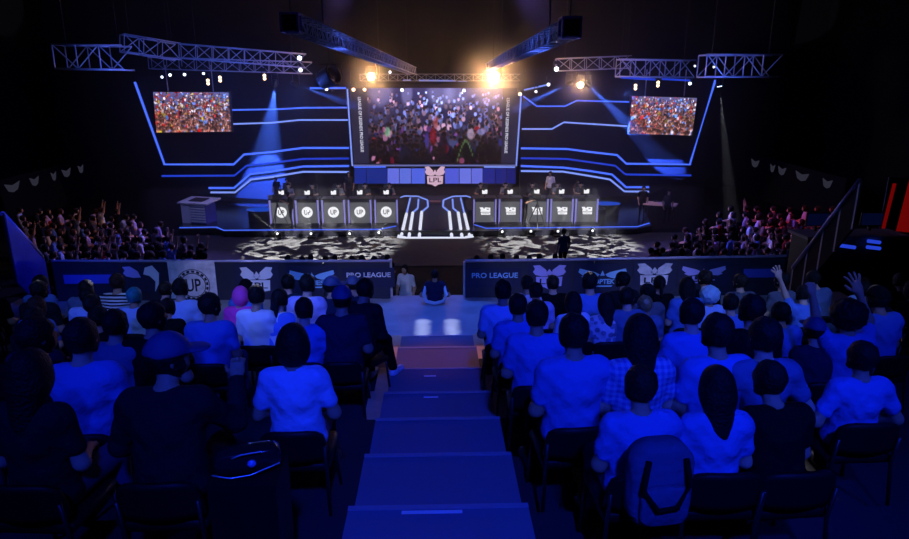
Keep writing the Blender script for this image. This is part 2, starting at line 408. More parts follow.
P['operator'] = make_proto(stand=True, small=True, h=.02, hh=.008, lean=.1, nod=.15, elbow=((-.1, .15, -.2), (.1, .15, -.2)), wrist=((.03, .38, -.1), (-.03, .38, -.1)))
P['far'] = make_proto(small=True, h=.026, hh=.010)
P['far_lean'] = make_proto(small=True, h=.026, hh=.010, lean=.3, nod=.1)
P['far_long'] = make_proto(small=True, h=.026, hh=.010, fem=True, hair='bob')
P['far_up'] = make_proto(small=True, h=.026, hh=.010, hand=('open', 'open'), elbow=((-.10, .12, .18), (.08, .1, .18)), wrist=((-.12, .16, .42), (.1, .16, .42)), palm=((0, -1, .2), (0, -1, .2)))
# ------------------------------------------------------------------ room shell
M_DARK = mat('black_paint', (.012, .012, .016), .8, spec=.2); M_FLOOR = mat('venue_floor', (.012, .012, .014), .8, spec=.05, var=.4, bscale=6)
M_WALL = mat('venue_wall', (.018, .018, .022), .9, spec=.1); M_CEIL = mat('venue_ceiling', (.03, .024, .024), .9, spec=.1)
M_BLK = mat('black_plastic', (.015, .015, .018), .45); M_STEEL = mat('truss_aluminium', (.50, .51, .55), .4, .1); M_GREY = mat('grey_plastic', (.18, .18, .2), .5)
M_WHITE = mat('white_panel', (.75, .75, .78), .5); M_NAVY = mat('navy_panel', (.02, .022, .06), .55)
LED = emit('blue_led', (.065, .15, 1.0), 1.2); LEDW = emit('pale_blue_led', (.22, .33, 1.0), 1.0); LEDD = emit('deep_blue_led', (.02, .06, .75), .8)
WHITE_E = emit('white_led', (.80, .83, 1.0), .95)
def slab(name, lo, hi, m, **k):
    lo, hi = Vector(lo), Vector(hi); return struct(MB().box((lo+hi)/2, hi-lo, **k).build(name, m))
XL, XR, YB, YF, ZC = -27, 27, 46, -9, 15
slab('floor', (XL, YF, -.3), (XR, YB, 0), M_FLOOR)
slab('ceiling', (XL, YF, ZC), (XR, YB, ZC+.3), M_CEIL)
slab('wall_back', (XL, YB, 0), (XR, YB+.3, ZC), M_WALL); slab('wall_front', (XL, YF-.3, 0), (XR, YF, ZC), M_WALL)
slab('wall_left', (XL-.3, YF, 0), (XL, YB, ZC), M_WALL); slab('wall_right', (XR, YF, 0), (XR+.3, YB, ZC), M_WALL)
for k, y in enumerate((24, 29, 34, 39, 44)):
    b = MB()
    b.box((0, y, ZC-1.15), (54, .22, .16)); b.box((0, y, ZC-.2), (54, .22, .16))
    for i in range(-13, 13): b.tube([(i*2, y, ZC-1.1), (i*2+1, y, ZC-.25), (i*2+2, y, ZC-1.1)], .05, 5)
    struct(b.build('ceiling_beam', mat('roof_steel', (.10, .075, .07), .7)))
for k, x in enumerate((-5, 0, 5)):
    b = MB().tube([(x, 22, ZC-1.7), (x, 45, ZC-1.7)], .28, 10)
    o = b.build('air_duct', mat('roof_steel', (.10, .075, .07), .7), smooth=True)
    for yy in (25, 31, 37, 43): MB().tube([(x, yy, ZC-1.5), (x, yy, ZC)], .02, 5).build('hanger', M_BLK, o)
    tag(o, 'dim round air duct under the roof, ' + ('on the flank above the white console', 'above the middle of the big screen', 'on the flank above the white table')[k], 'duct')
# ------------------------------------------------------------------ seating tier
stairZ = lambda D: CAMZ-1.92-.205*D
rowZ = lambda D: CAMZ-2.02-.215*D
ROWS = [9.0, 8.05, 7.1, 6.15, 5.1, 4.0, 3.2, 2.5, 1.75]
LANDZ = CAMZ-4.15; YPAR = 12.65
M_TIER = mat('tier_deck', (.03, .03, .036), .8, spec=.1, bump=.2, bscale=20)
bounds = [9.55]+[(a+b)/2+.05 for a, b in zip(ROWS, ROWS[1:])]+[.9]
for i, D in enumerate(ROWS):
    for sx in (-1, 1):
        a, b = sorted((sx*.6, sx*8.6)); slab('tier_row', (a, bounds[i+1], LANDZ-1.2), (b, bounds[i], rowZ(D)), M_TIER)
slab('landing', (-8.6, 9.55, 0), (8.6, YPAR+.15, LANDZ), mat('landing_deck', (.30, .30, .33), .6, var=.45, bscale=2.2))
slab('tier_base', (-8.6, -1.2, 0), (8.6, 9.55, LANDZ-1.2), M_TIER)
slab('tier_base_rear', (-8.6, -1.2, LANDZ-1.2), (8.6, .9, rowZ(1.0)), M_TIER)
edges = [10.1, 9.1, 7.7, 6.55, 5.6, 4.65, 3.7, 2.9, 2.1, 1.2, .2, -1.0]
M_CARPET = mat('stair_carpet', (.23, .20, .25), .95, bump=.35, bscale=160, var=.12, spec=.05); M_NOSE = mat('step_nosing', (.30, .28, .34), .7); M_PLY = mat('plywood_edge', (.75, .40, .22), .6, var=.25, bscale=9)
for a, b in zip(edges, edges[1:]):
    z = stairZ(a)
    s = slab('stair_step', (-.60, b-.02, LANDZ-1.3), (.60, a, z), M_CARPET)
    struct(MB().box((0, a-.02, z+.004), (1.2, .04, .012)).build('stair_nosing_trim', M_NOSE))
    if b > 5.0:
        pl = MB()
        for sx in (-1, 1): pl.box((sx*.68, (a+b)/2, (z+.012+LANDZ-1.3)/2), (.16, a-b+.02, z+.012-LANDZ+1.3))
        struct(pl.build('stair_trim', M_PLY))
M_TAPE = mat('white_tape', (.8, .8, .8), .6)
for (px, py, w, i, nm) in ((431, 397, .16, 3, 'second visible below the landing'), (430, 376, .15, 2, 'nearest below the landing'), (424, 333.5, .16, 0, 'at the edge of the blue-lit landing'), (432, 512, .40, 6, 'longest one, on the lowest visible step')):
    z = stairZ(edges[i])+.004; p = PZ(px, py, z); p.y = min(p.y, edges[i]-.03)
    tag(MB().box((p.x, p.y, z), (w, .028, .006)).build('tape_strip', M_TAPE), 'short white tape strip on the blue stairs, '+nm, 'tape')
# ------------------------------------------------------------------ parapet with banners
M_PAR = mat('parapet_board', (.012, .013, .035), .6, var=.3, bscale=3); M_RAIL = mat('parapet_rail', (.55, .5, .72), .35, .3)
BZ0 = LANDZ
def parapet(x0, x1, zt0, zt1, label):
    r = empty('parapet', ((x0+x1)/2, YPAR, LANDZ), label, 'parapet'); o = Vector(r.location)
    n = 5; dx = (x1-x0)/n
    for k in range(n):
        a, b = x0+k*dx+.012, x0+(k+1)*dx-.012; za = zt0+(zt1-zt0)*(a-x0)/(x1-x0); zb = zt0+(zt1-zt0)*(b-x0)/(x1-x0)
        MB().prism([Vector((a, YPAR-.04, LANDZ))-o, Vector((b, YPAR-.04, LANDZ))-o, Vector((b, YPAR-.04, zb-.03))-o, Vector((a, YPAR-.04, za-.03))-o], (0, .08, 0)).build('board', M_PAR, r)
    MB().tube([Vector((x0, YPAR, zt0))-o, Vector((x1, YPAR, zt1))-o], .028, 8).build('top_rail', M_RAIL, r, True)
    for x in (x0, x1):
        MB().box(Vector((x, YPAR+.09, (LANDZ+zt0-.04)/2))-o, (.06, .08, zt0-.04-LANDZ)).build('post', M_STEEL, r)
    return r
pl0, pl1 = PY(52, 261, YPAR), PY(390, 261, YPAR); pr0, pr1 = PY(465, 261, YPAR), PY(786, 256, YPAR)
parapet(pl0.x, pl1.x, pl0.z, pl1.z, 'dark banner-hung parapet with pale rail, beside the round-emblem banner')
parapet(pr0.x, pr1.x, pr0.z, pr1.z, 'dark banner-hung parapet with pale rail, ending at the raised open hand')
YB_ = YPAR-.052
BW = mat('banner_white', (.78, .78, .85), .75); BL = mat('banner_lavender', (.40, .36, .80), .75); BC = mat('banner_cyan', (.28, .55, .85), .75)
BD = mat('banner_navy', (.010, .012, .05), .75); BBL = mat('banner_blue', (.05, .08, .55), .75); BK = mat('banner_ink', (.01, .01, .02), .8); BMX = mat('banner_mottled', (.60, .58, .80), .75, var=.6, bscale=7)
def banner(x0, y0, x1, y1, m, label):
    a, b = PY(x0, y0, YB_), PY(x1, y1, YB_); c = (a+b)/2
    o = bpy.data.objects.new('banner', MB().box((0, 0, 0), (b.x-a.x, .012, a.z-b.z)).mesh('banner', m)); o.location = c; COL.objects.link(o)
    tag(o, label, 'banner', 'banners on the parapet'); return o, c, b.x-a.x, a.z-b.z
def flat(name, polys, m, parent, sc, off=(0, 0), d=.008, y=-.011):
    b = MB()
    for p in polys: b.prism([(off[0]+u*sc[0], y, off[1]+v*sc[1]) for u, v in p], (0, d, 0))
    return b.build(name, m, parent)
WING = [[(.06, .18), (.16, .30), (.48, .50), (.50, .30), (.40, .12), (.44, .06), (.34, -.04), (.20, -.02), (.10, .06)]]
CREST_W = [[(.04, .05), (.10, .30), (.30, .50), (.50, .48), (.44, .34), (.50, .22), (.42, .10), (.24, .04)]]
mir = lambda ps: [[(-u, v) for u, v in p][::-1] for p in ps]
def crest(parent, w, h, m, ink, letters, off=(0, 0)):
    flat('crest_wing', CREST_W, m, parent, (w, h), off); flat('crest_wing', mir(CREST_W), m, parent, (w, h), off)
    flat('crest_shield', [[(-.40, .02), (.40, .02), (.38, -.36), (.16, -.40), (0, -.50), (-.16, -.40), (-.38, -.36)]], m, parent, (w, h), off)
    flat('crest_crown', [[(-.12, .14), (0, .34), (.12, .14), (0, .08)]], m, parent, (w, h), off)
    text_obj('lettering', letters, .3, face_M((off[0], -.014, off[1]-.17*h)), ink, parent, fit=(.60*w, .22*h), bold=.003)
def winglogo(parent, w, h, m, txt, ink=None):
    flat('wing', WING, m, parent, (w, h*.9)); flat('wing', mir(WING), m, parent, (w, h*.9))
    text_obj('lettering', txt, .2, face_M((0, -.014, -.18*h)), m, parent, fit=(.52*w, .24*h), bold=.006)
    flat('underline', [[(-.22, -.38), (.22, -.38), (.2, -.44), (-.2, -.44)]], m, parent, (w, h))
    flat('crest_crown', [[(-.05, .1), (0, .34), (.05, .1)]], m, parent, (w, h))
o, c, w, h = banner(62, 273, 115, 285, BD, 'long low blue banner beside the striped-shirt man')
flat('blue_band', [[(-.48, -.35), (.48, -.35), (.48, .35), (-.48, .35)]], BBL, o, (w, h))
o, c, w, h = banner(122, 265, 163, 292, BD, 'dark banner with purple wing and white swirl, beside the round-emblem banner')
flat('wing', mir(CREST_W), BL, o, (w, h*.9)); flat('swirl', [[(.1, .4), (.3, .48), (.46, .2), (.42, -.2), (.30, -.48), (.34, -.1), (.2, .1), (.04, .16)]], BW, o, (w, h))
o, c, w, h = banner(167, 261, 218, 298, BMX, 'white banner with dark round emblem and two letters')
def ring(r0, r1, n=36, ph=0, a=2*PI): return [[(r0*math.cos(ph+a*k/n), r0*math.sin(ph+a*k/n)), (r1*math.cos(ph+a*k/n), r1*math.sin(ph+a*k/n)), (r1*math.cos(ph+a*(k+1)/n), r1*math.sin(ph+a*(k+1)/n)), (r0*math.cos(ph+a*(k+1)/n), r0*math.sin(ph+a*(k+1)/n))] for k in range(n)]
R0 = w*.36
flat('emblem_ring', ring(.72, .77)+ring(.96, 1.0)+[x for k in range(18) for x in ring(.79, .92, 2, k*2*PI/18, PI/15)], BK, o, (R0, R0), (0, -.115))
text_obj('lettering', 'UP', .3, face_M((0, -.014, -.115)), BK, o, fit=(R0*.9, R0*.8), bold=.004)
o, c, w, h = banner(233, 264, 281, 297, BD, 'navy banner with white winged crest in block letters, beside the round-emblem banner'); crest(o, .72*w, .82*h, BC if 0 else BW, BK, 'LPL')
o, c, w, h = banner(285, 266, 339, 292, BD, 'navy banner with wide pale wing logo, behind the lilac-shirted strap wearer'); winglogo(o, .86*w, .75*h, BC, 'SERIES')
o, c, w, h = banner(342, 268, 395, 287, BD, 'low navy banner with white lettering strip, ending at the gap by the steward'); text_obj('lettering', 'PRO LEAGUE', .2, face_M((0, -.012, .06)), BW, o, fit=(.84*w, .24*h), bold=.002)
o, c, w, h = banner(468, 268, 521, 287, BD, 'low navy banner with blue-white lettering strip, starting at the pillar by the gap'); text_obj('lettering', 'PRO LEAGUE', .2, face_M((0, -.012, .05)), BC, o, fit=(.86*w, .26*h), bold=.002)
o, c, w, h = banner(528, 262, 570, 292, BD, 'navy banner with purple winged crest'); crest(o, .76*w, .80*h, BL, BK, 'LPL')
o, c, w, h = banner(575, 264, 629, 291, BD, 'navy banner with wide cyan wing logo and lettering, between two purple crests'); winglogo(o, .86*w, .75*h, BC, 'TOPTEK')
o, c, w, h = banner(634, 261, 674, 290, BD, 'navy banner with purple crest, gobo light flecks painted in'); crest(o, .82*w, .85*h, BMX, BK, 'LPL')  # gobo light flecks put into the crest's mottled colour
o, c, w, h = banner(679, 262, 727, 287, BD, 'dark banner with bright lavender wing logo, beside the light-flecked crest'); winglogo(o, .86*w, .75*h, BL, 'LPL')
o, c, w, h = banner(742, 266, 778, 280, BD, 'small low blue strip banner below the raised open hand')
flat('blue_band', [[(-.44, -.3), (.44, -.3), (.44, .3), (-.44, .3)]], BBL, o, (w, h))
# side balustrades running down the tier flanks
M_GLASS = mat('blue_perspex', (.03, .04, .35), .22, bump=.5, bscale=2, var=.7)
def balustrade(pts, label, h, m, posts):
    r = empty('balustrade', pts[0], label, 'balustrade'); o = Vector(pts[0]); pts = [Vector(p)-o for p in pts]
    MB().prism([pts[0]-Vector((0, 0, h)), pts[-1]-Vector((0, 0, h)), pts[-1]-Vector((0, 0, .08)), pts[0]-Vector((0, 0, .08))], (.05, 0, 0)).build('panel', m, r)
    MB().tube(pts, .045, 8).build('handrail', M_RAIL, r, True)
    for k in range(posts):
        p = pts[0].lerp(pts[-1], k/max(1, posts-1)); MB().box(p-Vector((-.02, 0, h/2)), (.045, .045, h)).build('post', M_STEEL if posts > 2 else M_BLK, r)
    return r
XS = 8.45
def PX(px, py, X):
    d = ray(px, py); return CO+d*(X/d.x)
LB0, LB1 = Vector((-8.0, 12.8, 3.50)), PX(-3, 211, -8.0)
balustrade([LB0, PX(2, 213, -8.0)], 'sloping glossy blue side panel with rail at the empty left flank', 1.35, M_GLASS, 2)
balustrade([PX(793, 268, 8.0), PX(860, 180, 8.0)], 'sloping side rail with pale lit bar beside the raised hands', .95, M_DARK, 5)
# ------------------------------------------------------------------ stage
STZ = .30; APY = 24.5
slab('stage_apron', (-13.5, APY, 0.0), (12.5, 30.3, .04), mat('apron_floor', (.06, .06, .062), .8, spec=.06, var=.25, bscale=4))
sp = [PZ(178, 229, STZ), PZ(216, 228.5, STZ), PZ(224, 231.5, STZ), PZ(397, 231, STZ), PZ(474, 231, STZ), PZ(487, 231, STZ), PZ(637, 229, STZ), PZ(652, 226, STZ)]
poly = [(p.x, p.y, 0.02) for p in sp]+[(12.4, 38.5, 0.02), (-14.2, 38.5, 0.02)]
struct(MB().prism(poly, (0, 0, STZ-.02)).build('stage_floor', mat('stage_deck', (.012, .012, .02), .25, var=.3, bscale=2)))
def strip(name, pts, r, m, parent): return MB().tube(pts, r, 6).build(name, m, parent, True)
def led_line(pts, label, r=.05, m=LED):
    o = strip('led_strip', pts, r, m, None); return tag(o, label, 'LED strip')
up = Vector((0, -.05, -.02))
led_line([PZ(x, y, STZ)+up for x, y in ((180, 227.6), (217, 227), (224, 230.2), (380, 229.2), (396, 226))], 'blue LED strip along the stage lip under the round-logo desks', .05, LED)
led_line([PZ(x, y, STZ)+up for x, y in ((474, 224.4), (486, 228.2), (637, 226.6), (649, 223))], 'blue LED strip along the stage lip under the block-logo desks', .05, LED)
RISZ = .86
for a, b in ((274, 398), (474, 598)):
    p, q = PZ(a, 222, STZ), PZ(b, 222, STZ); slab('stage_riser', (p.x-.3, 32.15, STZ), (q.x+.5, 35.2, RISZ), M_DARK)
# backdrop wings with LED lines
YW = 37.5
def wing(poly, lines, label):
    pp = [PY(x, y, YW) for x, y in poly]; c = Vector((sum(p.x for p in pp)/len(pp), YW, STZ))
    r = empty('stage_backdrop', c, label, 'backdrop')
    MB().prism([p-c for p in pp], (0, .35, 0)).build('panel', M_BACK, r)
    for pts, m, rad in lines: strip('led_strip', [PY(x, y, YW-.06)-c for x, y in pts], rad, m, r)
M_BACK = mat('backdrop_panel', (.012, .012, .022), .6, spec=.2)
L = [([(134.8, 82), (164.5, 164.4), (233.7, 164.4), (244, 154.5), (272, 152), (303, 147.9), (349, 148)], LED, .065),
     ([(162, 176), (234.4, 175.6), (246.3, 165.8), (272, 163), (303, 158.9), (349, 158.5)], LEDD, .06),
     ([(208.8, 188), (234, 188), (250, 174.2), (272, 171.5), (303, 166.5), (349, 166)], LED, .065),
     ([(210.7, 192.4), (235, 192.4), (251, 179.6), (272, 177), (303, 171.8), (349, 172)], LEDW, .06),
     ([(230, 110), (279, 109.2), (303, 107.8), (347, 107.6)], LED, .05), ([(232.7, 124), (272, 122.8), (299, 120), (348, 120)], LEDW, .05), ([(310, 88.2), (346, 88)], LED, .06)]
wing([(134, 78), (163, 176), (206, 196), (350, 204), (350, 70), (250, 62)], L, 'dark backdrop wing with stepped blue LED lines behind the round-logo desks')
L = [([(715.5, 80), (689.8, 164.5), (626.3, 163.7), (617, 155), (590, 152), (567, 149), (521, 148.3)], LED, .065),
     ([(691, 175.4), (625.3, 174.4), (615.3, 165.7), (567, 159), (521, 158.2)], LEDD, .06),
     ([(648.8, 187.2), (626, 187.2), (612, 174.5), (590, 171), (563.5, 167.6), (521, 166)], LED, .065),
     ([(648.8, 191.6), (624.5, 191.4), (610, 179.5), (590, 176), (563, 171.6), (521, 171)], LEDW, .06),
     ([(523.4, 96.2), (536.8, 106.2), (565, 106.2), (576.8, 100.6), (632, 102)], LED, .045), ([(522, 129), (551.8, 129), (564, 122.3), (628.6, 126.3)], LEDW, .05), ([(524, 90), (548.4, 84.5)], LEDW, .05)]
wing([(716, 76), (690, 176), (650, 194), (520, 203), (520, 70), (600, 62)], L, 'dark backdrop wing with stepped blue LED lines behind the block-logo desks')
# ------------------------------------------------------------------ screens: little crowd pictures
def crowd_picture(w, h, seed, main):
    r = np.random.default_rng(seed); im = np.zeros((h, w, 3)); yy, xx = np.mgrid[0:h, 0:w]
    t = (yy/h)[..., None]; im[:] = (1-t)*np.array((.30, .30, .48)) + t*np.array((.05, .04, .10))
    if main: im[:] = (1-t)*np.array((.20, .19, .38)) + t*np.array((.03, .022, .075))
    def blob(cx, cy, rx, ry, c, a=1.0):
        m = np.clip(1.6*(1-(((xx-cx)/rx)**2+((yy-cy)/ry)**2)), 0, 1)*a; im[:] = im*(1-m[..., None])+np.array(c)*m[..., None]
    n = 620 if main else 760
    for k in range(n):
        f = (k/n)**(.8 if main else 1.0); cy = h*((.02 if main else -.03)+1.0*f); cx = r.uniform(0, w); s = h*(.014+.050*f*r.uniform(.6, 1.2))*(1.0 if main else 1.3)
        if main:
            g = max(0, 1-f*1.25)*(.55+.45*math.exp(-((cx/w-.62)/.35)**2)); base = (np.array((.55, .62, 1.0)) if r.random() < .75 else np.array((.9, .7, .8)))*g*r.uniform(.5, 1.7)+np.array((.03, .03, .07))
            if f > .45 and r.random() < .16: base = np.array(((.55, .05, .10), (.45, .25, .6), (.2, .25, .7), (.7, .45, .6))[r.integers(4)])*r.uniform(.5, 1)
        else:
            side = cx/w; p = r.random()
            if p < .38*(1.25-side): base = np.array((.75, .12, .10))*r.uniform(.4, 1)
            elif p < .55: base = np.array((.35, .55, .95))*r.uniform(.4, 1.1)
            elif p < .78: base = np.array((.9, .86, .95))*r.uniform(.5, 1.0)
            elif p < .84: base = np.array((.85, .75, .2))*r.uniform(.4, .9)
            else: base = np.array((.08, .05, .09))
        blob(cx, cy+s*1.5, s*1.15, s*1.5, base)
        sk = np.array((.72, .46, .42))*(r.uniform(.35, 1.0))*(1.0 if not main else max(.25, 1.1-f*1.1)); blob(cx, cy, s*.55, s*.72, sk); blob(cx, cy-s*.35, s*.58, s*.5, (.03, .02, .03), .9 if main else .45)
        if r.random() < .3:
            for q in range(6): blob(cx+s*(.8+q*.08)*(1 if k % 2 else -1), cy+s*(1.0-q*.38), s*.17, s*.25, sk)
    if main:
        X = lambda px: (px-356)/(512-356)*w; Y = lambda py: (py-89)/(163-89)*h
        for (px, py, rx, ry, c) in ((443, 145, 6, 16, (.10, .03, .10)), (434, 122, 4, 7, (.75, .32, .28)), (431, 135, 5, 10, (.6, .06, .10)), (424, 140, 3, 9, (.35, .28, .75)), (398, 154, 9, 12, (.08, .09, .22)), (399, 160, 5, 7, (.02, .02, .05)), (378, 131, 4.2, 6, (.55, .85, .65)), (374, 129, 2, 3.5, (.95, .5, .75)), (379, 124, 3, 3, (.06, .04, .08)),
                                (468, 152, 9, 13, (.03, .05, .04)), (465, 160, 4, 4, (.75, .35, .55)), (475, 133, 5, 7, (.85, .75, .9)), (474, 126, 2.5, 3, (.04, .03, .04)), (383, 160, 3, 5, (.55, .08, .22)), (500, 150, 8, 14, (.05, .04, .09)), (487, 131, 6, 4, (.6, .65, .95))):
            blob(X(px), Y(py), rx/156*w, ry/74*h, np.array(c)*.75, .7)
        for q in range(12): blob(X(460+q*1.6), Y(140+abs(q-6)**1.7*.9), 1.0/156*w, 2.2/74*h, (.30, .45, .25), .7)
        for cx, sp in ((X(371), .10), (X(401), .05), (X(493), .14), (X(440), .12), (X(460), .12)): blob(cx, h*.05, w*sp, h*.22, (.75, .72, .95), .35)
    im *= (1.2 if main else 1.35)
    return np.clip(im, 0, 1.2)
def screen_mat(name, s):
    m = bpy.data.materials.new(name); m.use_nodes = True; nt = m.node_tree
    for n in list(nt.nodes): nt.nodes.remove(n)
    o = nt.nodes.new('ShaderNodeOutputMaterial'); e = nt.nodes.new('ShaderNodeEmission'); a = nt.nodes.new('ShaderNodeVertexColor'); a.layer_name = 'picture'
    e.inputs['Strength'].default_value = s; nt.links.new(a.outputs['Color'], e.inputs['Color']); nt.links.new(e.outputs[0], o.inputs['Surface']); return m
SCR = screen_mat('screen_picture', 1.0)
def picture(name, corners, im, parent):
    h, w, _ = im.shape; tl, tr, br, bl = [Vector(c) for c in corners]; vs = []
    for j in range(h+1):
        a, b = tl.lerp(bl, j/h), tr.lerp(br, j/h); vs += [tuple(a.lerp(b, i/w)) for i in range(w+1)]
    fs = [(j*(w+1)+i, (j+1)*(w+1)+i, (j+1)*(w+1)+i+1, j*(w+1)+i+1) for j in range(h) for i in range(w)]
    me = bpy.data.meshes.new(name); me.from_pydata(vs, [], fs); ca = me.color_attributes.new('picture', 'FLOAT_COLOR', 'CORNER')
    g = np.where(im <= .04045, im/12.92, ((im+.055)/1.055)**2.4); col = np.ones((h*w, 4, 4), np.float32); col[:, :, :3] = g.reshape(-1, 1, 3)
    ca.data.foreach_set('color', col.ravel()); me.materials.append(SCR); return link(bpy.data.objects.new(name, me), parent)
YS = 36.6
def q(x, y, Y, c): return PY(x, y, Y)-c
c = Vector((PY(435, 185, YS).x, YS, PY(435, 185, YS).z))
r = empty('main_screen', c, 'large central stage screen showing a cheering crowd between two columns of lettering', 'screen')
MB().prism([q(x, y, YS+.03, c) for x, y in ((347.5, 84), (522, 84), (517.5, 166), (352.5, 166))], (0, .3, 0)).build('housing', M_BLK, r)
picture('display', [q(x, y, YS, c) for x, y in ((367, 88), (503, 88), (501, 163.5), (369, 163.5))], crowd_picture(200, 104, 3, True), r)
for xs, nm in (((349.5, 367, 369, 354), 'l'), ((503, 520.5, 515.5, 501), 'r')):
    MB().prism([q(xs[0], 88, YS, c), q(xs[1], 88, YS, c), q(xs[2], 163.5, YS, c), q(xs[3], 163.5, YS, c)], (0, .02, 0)).build('side_display', emit('dim_screen', (.02, .018, .05), 1.0), r)
for (xa, ya, xb, yb) in ((359.3, 97, 362.3, 152), (508.3, 98, 505.9, 153)):
    a, b = q(xa, ya, YS-.02, c), q(xb, yb, YS-.02, c); mid = (a+b)/2; d = (b-a)
    text_obj('lettering', 'LEAGUE OF LEGENDS PRO LEAGUE', .3, face_M(mid, d, (-d.z*-1, 0, d.x) if 0 else (-d.z, 0, d.x)), WHITE_E, r, fit=(d.length, .165), bold=.004)
for pts in (((347.3, 89), (352.3, 166)), ((521.3, 93), (516.2, 166))): strip('led_edge', [q(x, y, YS-.02, c) for x, y in pts], .045, LEDW, r)
strip('led_edge', [q(353, 165.5, YS-.02, c), q(516, 165.5, YS-.02, c)], .05, emit('soft_led', (.25, .28, .75), .5), r)
strip('led_edge', [q(419, 80.5, YS-.02, c), q(456, 80.8, YS-.02, c)], .05, LEDW, r); strip('led_edge', [q(403, 80.2, YS-.02, c), q(411, 80.2, YS-.02, c)], .04, LEDW, r); strip('led_edge', [q(458, 81.2, YS-.02, c), q(467, 81.2, YS-.02, c)], .04, LEDW, r)
# fascia of LED tiles under the screen
tiles = [(354.5, 366, (.012, .03, .33)), (366.6, 387, (.012, .03, .30)), (387.6, 399, (.16, .20, .95)), (399.6, 411, (.14, .20, .90)), (411.6, 425, (.10, .16, .95)), (445, 459, (.10, .13, .85)), (459.6, 471, (.18, .22, .95)), (471.6, 482.5, (.16, .19, .9)), (483, 495, (.02, .025, .30)), (495.6, 506, (.015, .02, .24)), (506.6, 515.5, (.012, .015, .2))]
fr = MB().prism([q(x, y, YS+.05, c) for x, y in ((353.5, 166.5), (516.5, 166.5), (515.8, 184.5), (354, 184.5))], (0, .25, 0)).build('fascia', M_BLK, r)
for a, b, col in tiles:
    MB().prism([q(a, 168.4, YS+.02, c), q(b, 168.4, YS+.02, c), q(b, 183.6, YS+.02, c), q(a, 183.6, YS+.02, c)], (0, .02, 0)).build('led_tile', emit('tile%d' % round(a), col, .8), fr)
strip('led_edge', [q(484, 167, YS, c), q(515, 167.2, YS, c)], .04, LEDW, r); strip('led_edge', [q(354, 167.2, YS, c), q(386, 167, YS, c)], .04, LED, r)
p = PY(435, 176.5, YS-.05); o = bpy.data.objects.new('stage_emblem', MB().box((0, .02, 0), (.5, .03, .5)).mesh('stage_emblem', M_BLK)); o.location = p; COL.objects.link(o)
tag(o, 'pale pink winged crest in the middle of the blue fascia', 'emblem'); PINK = emit('pink_led', (.85, .55, .75), .75)
crest(o, 1.15, 1.15, PINK, BK, 'LPL')
for (x0, y0, x1, y1, sd, lab) in ((151.5, 92, 231.5, 132.5, 8, 'side screen with crowd picture hung over the round-logo desks wing'), (629.5, 95, 697, 135, 21, 'side screen with crowd picture hung over the block-logo desks wing')):
    ys = 36.2; k = .012*(y1-y0)/40
    cs = [(x0, y0), (x1-3 if x0 > 400 else x1-2, y0+1), (x1-3.5 if x0 > 400 else x1, y1), (x0 if x0 > 400 else x0+4, y1)]
    if x0 > 400: cs = [(632, 96), (697, 98), (692, 135.5), (629, 133.5)]
    else: cs = [(153, 92), (228.5, 92.5), (231.5, 131.5), (156.5, 132.5)]
    c2 = PY(*cs[3], ys); r2 = empty('side_screen', c2, lab, 'screen')
    picture('display', [q(x, y, ys, c2) for x, y in cs], crowd_picture(96, 48, sd, False), r2)
    m = [(cs[0][0]-1, cs[0][1]-1), (cs[1][0]+1, cs[1][1]-1), (cs[2][0]+1, cs[2][1]+1), (cs[3][0]-1, cs[3][1]+1)]
    MB().prism([q(x, y, ys+.04, c2) for x, y in m], (0, .25, 0)).build('housing', M_BLK, r2)
    for f in (.2, .8):
        t = q(cs[0][0]+(cs[1][0]-cs[0][0])*f, cs[0][1], ys+.15, c2); MB().tube([t, t+Vector((0, 0, 1.4))], .03, 6).build('hanger', M_STEEL, r2)
# ------------------------------------------------------------------ central ramp with LED lines
a, b = PZ(397, 238, .12), PZ(474, 238, .12); yf, yb = 29.55, 33.2
zf = .42; k = (PY(435, 197, yb).z-PY(435, 237.5, yf).z)/(yb-yf); n = Vector((0, -k, 1)).normalized(); p0 = PY(435, 237.5, yf)
RPx = lambda x, y: PP(x, y, p0, n)
out = [(398, 236), (406.6, 238.3), (463.6, 238.3), (472.4, 235.8), (461, 197.5), (452, 195.6), (417, 195.6), (410, 197.5)]
pp = [RPx(*t) for t in out]; c = Vector((p0.x, p0.y, STZ))
r = empty('stage_ramp', c, 'octagonal central stage ramp with white LED lines between the two desk rows', 'ramp')
b_ = MB(); top = [p-c for p in pp]; bot = [Vector((p.x, p.y, STZ+.005 if p.z > STZ else p.z-.02))-c for p in top]
bot = [Vector((t.x, t.y, min(0.004, t.z-.02))) for t in top]; nn = len(top)
b_.add(top+bot, [tuple(range(nn)), tuple(range(nn, 2*nn))[::-1]]+[(i, (i+1) % nn, nn+(i+1) % nn, nn+i) for i in range(nn)]).build('deck', mat('ramp_deck', (.012, .016, .06), .3), r)
lift = n*.035
for side in (0, 1):
    mm = (lambda x: x) if side == 0 else (lambda x: 871-x)
    for pts in ([(410.3, 198.6), (401.6, 235.4)], [(418.5, 200), (417.8, 208.8), (412.8, 213.2), (409, 237.4)], [(427.6, 201), (428, 207.3), (421.7, 212.5), (419.3, 237.4)]):
        pts = [RPx(mm(x), y)-c+lift for x, y in pts]
        strip('led_strip', pts[:-1] if len(pts) > 2 else [pts[0], pts[0].lerp(pts[1], .45)], .045, LEDW, r)
        j = pts[-2] if len(pts) > 2 else pts[0].lerp(pts[1], .45)
        strip('led_strip', [j, pts[-1]], .075, WHITE_E, r)
    strip('led_strip', [RPx(mm(x), y)-c+lift for x, y in ((400.5, 198), (404.4, 196.6), (417.8, 196.8), (427.4, 200.6))], .035, LEDW, r)
strip('led_strip', [RPx(x, y)-c+lift for x, y in ((398, 236), (406.6, 238.2), (464, 238.2), (472.4, 235.5))], .04, WHITE_E, r)
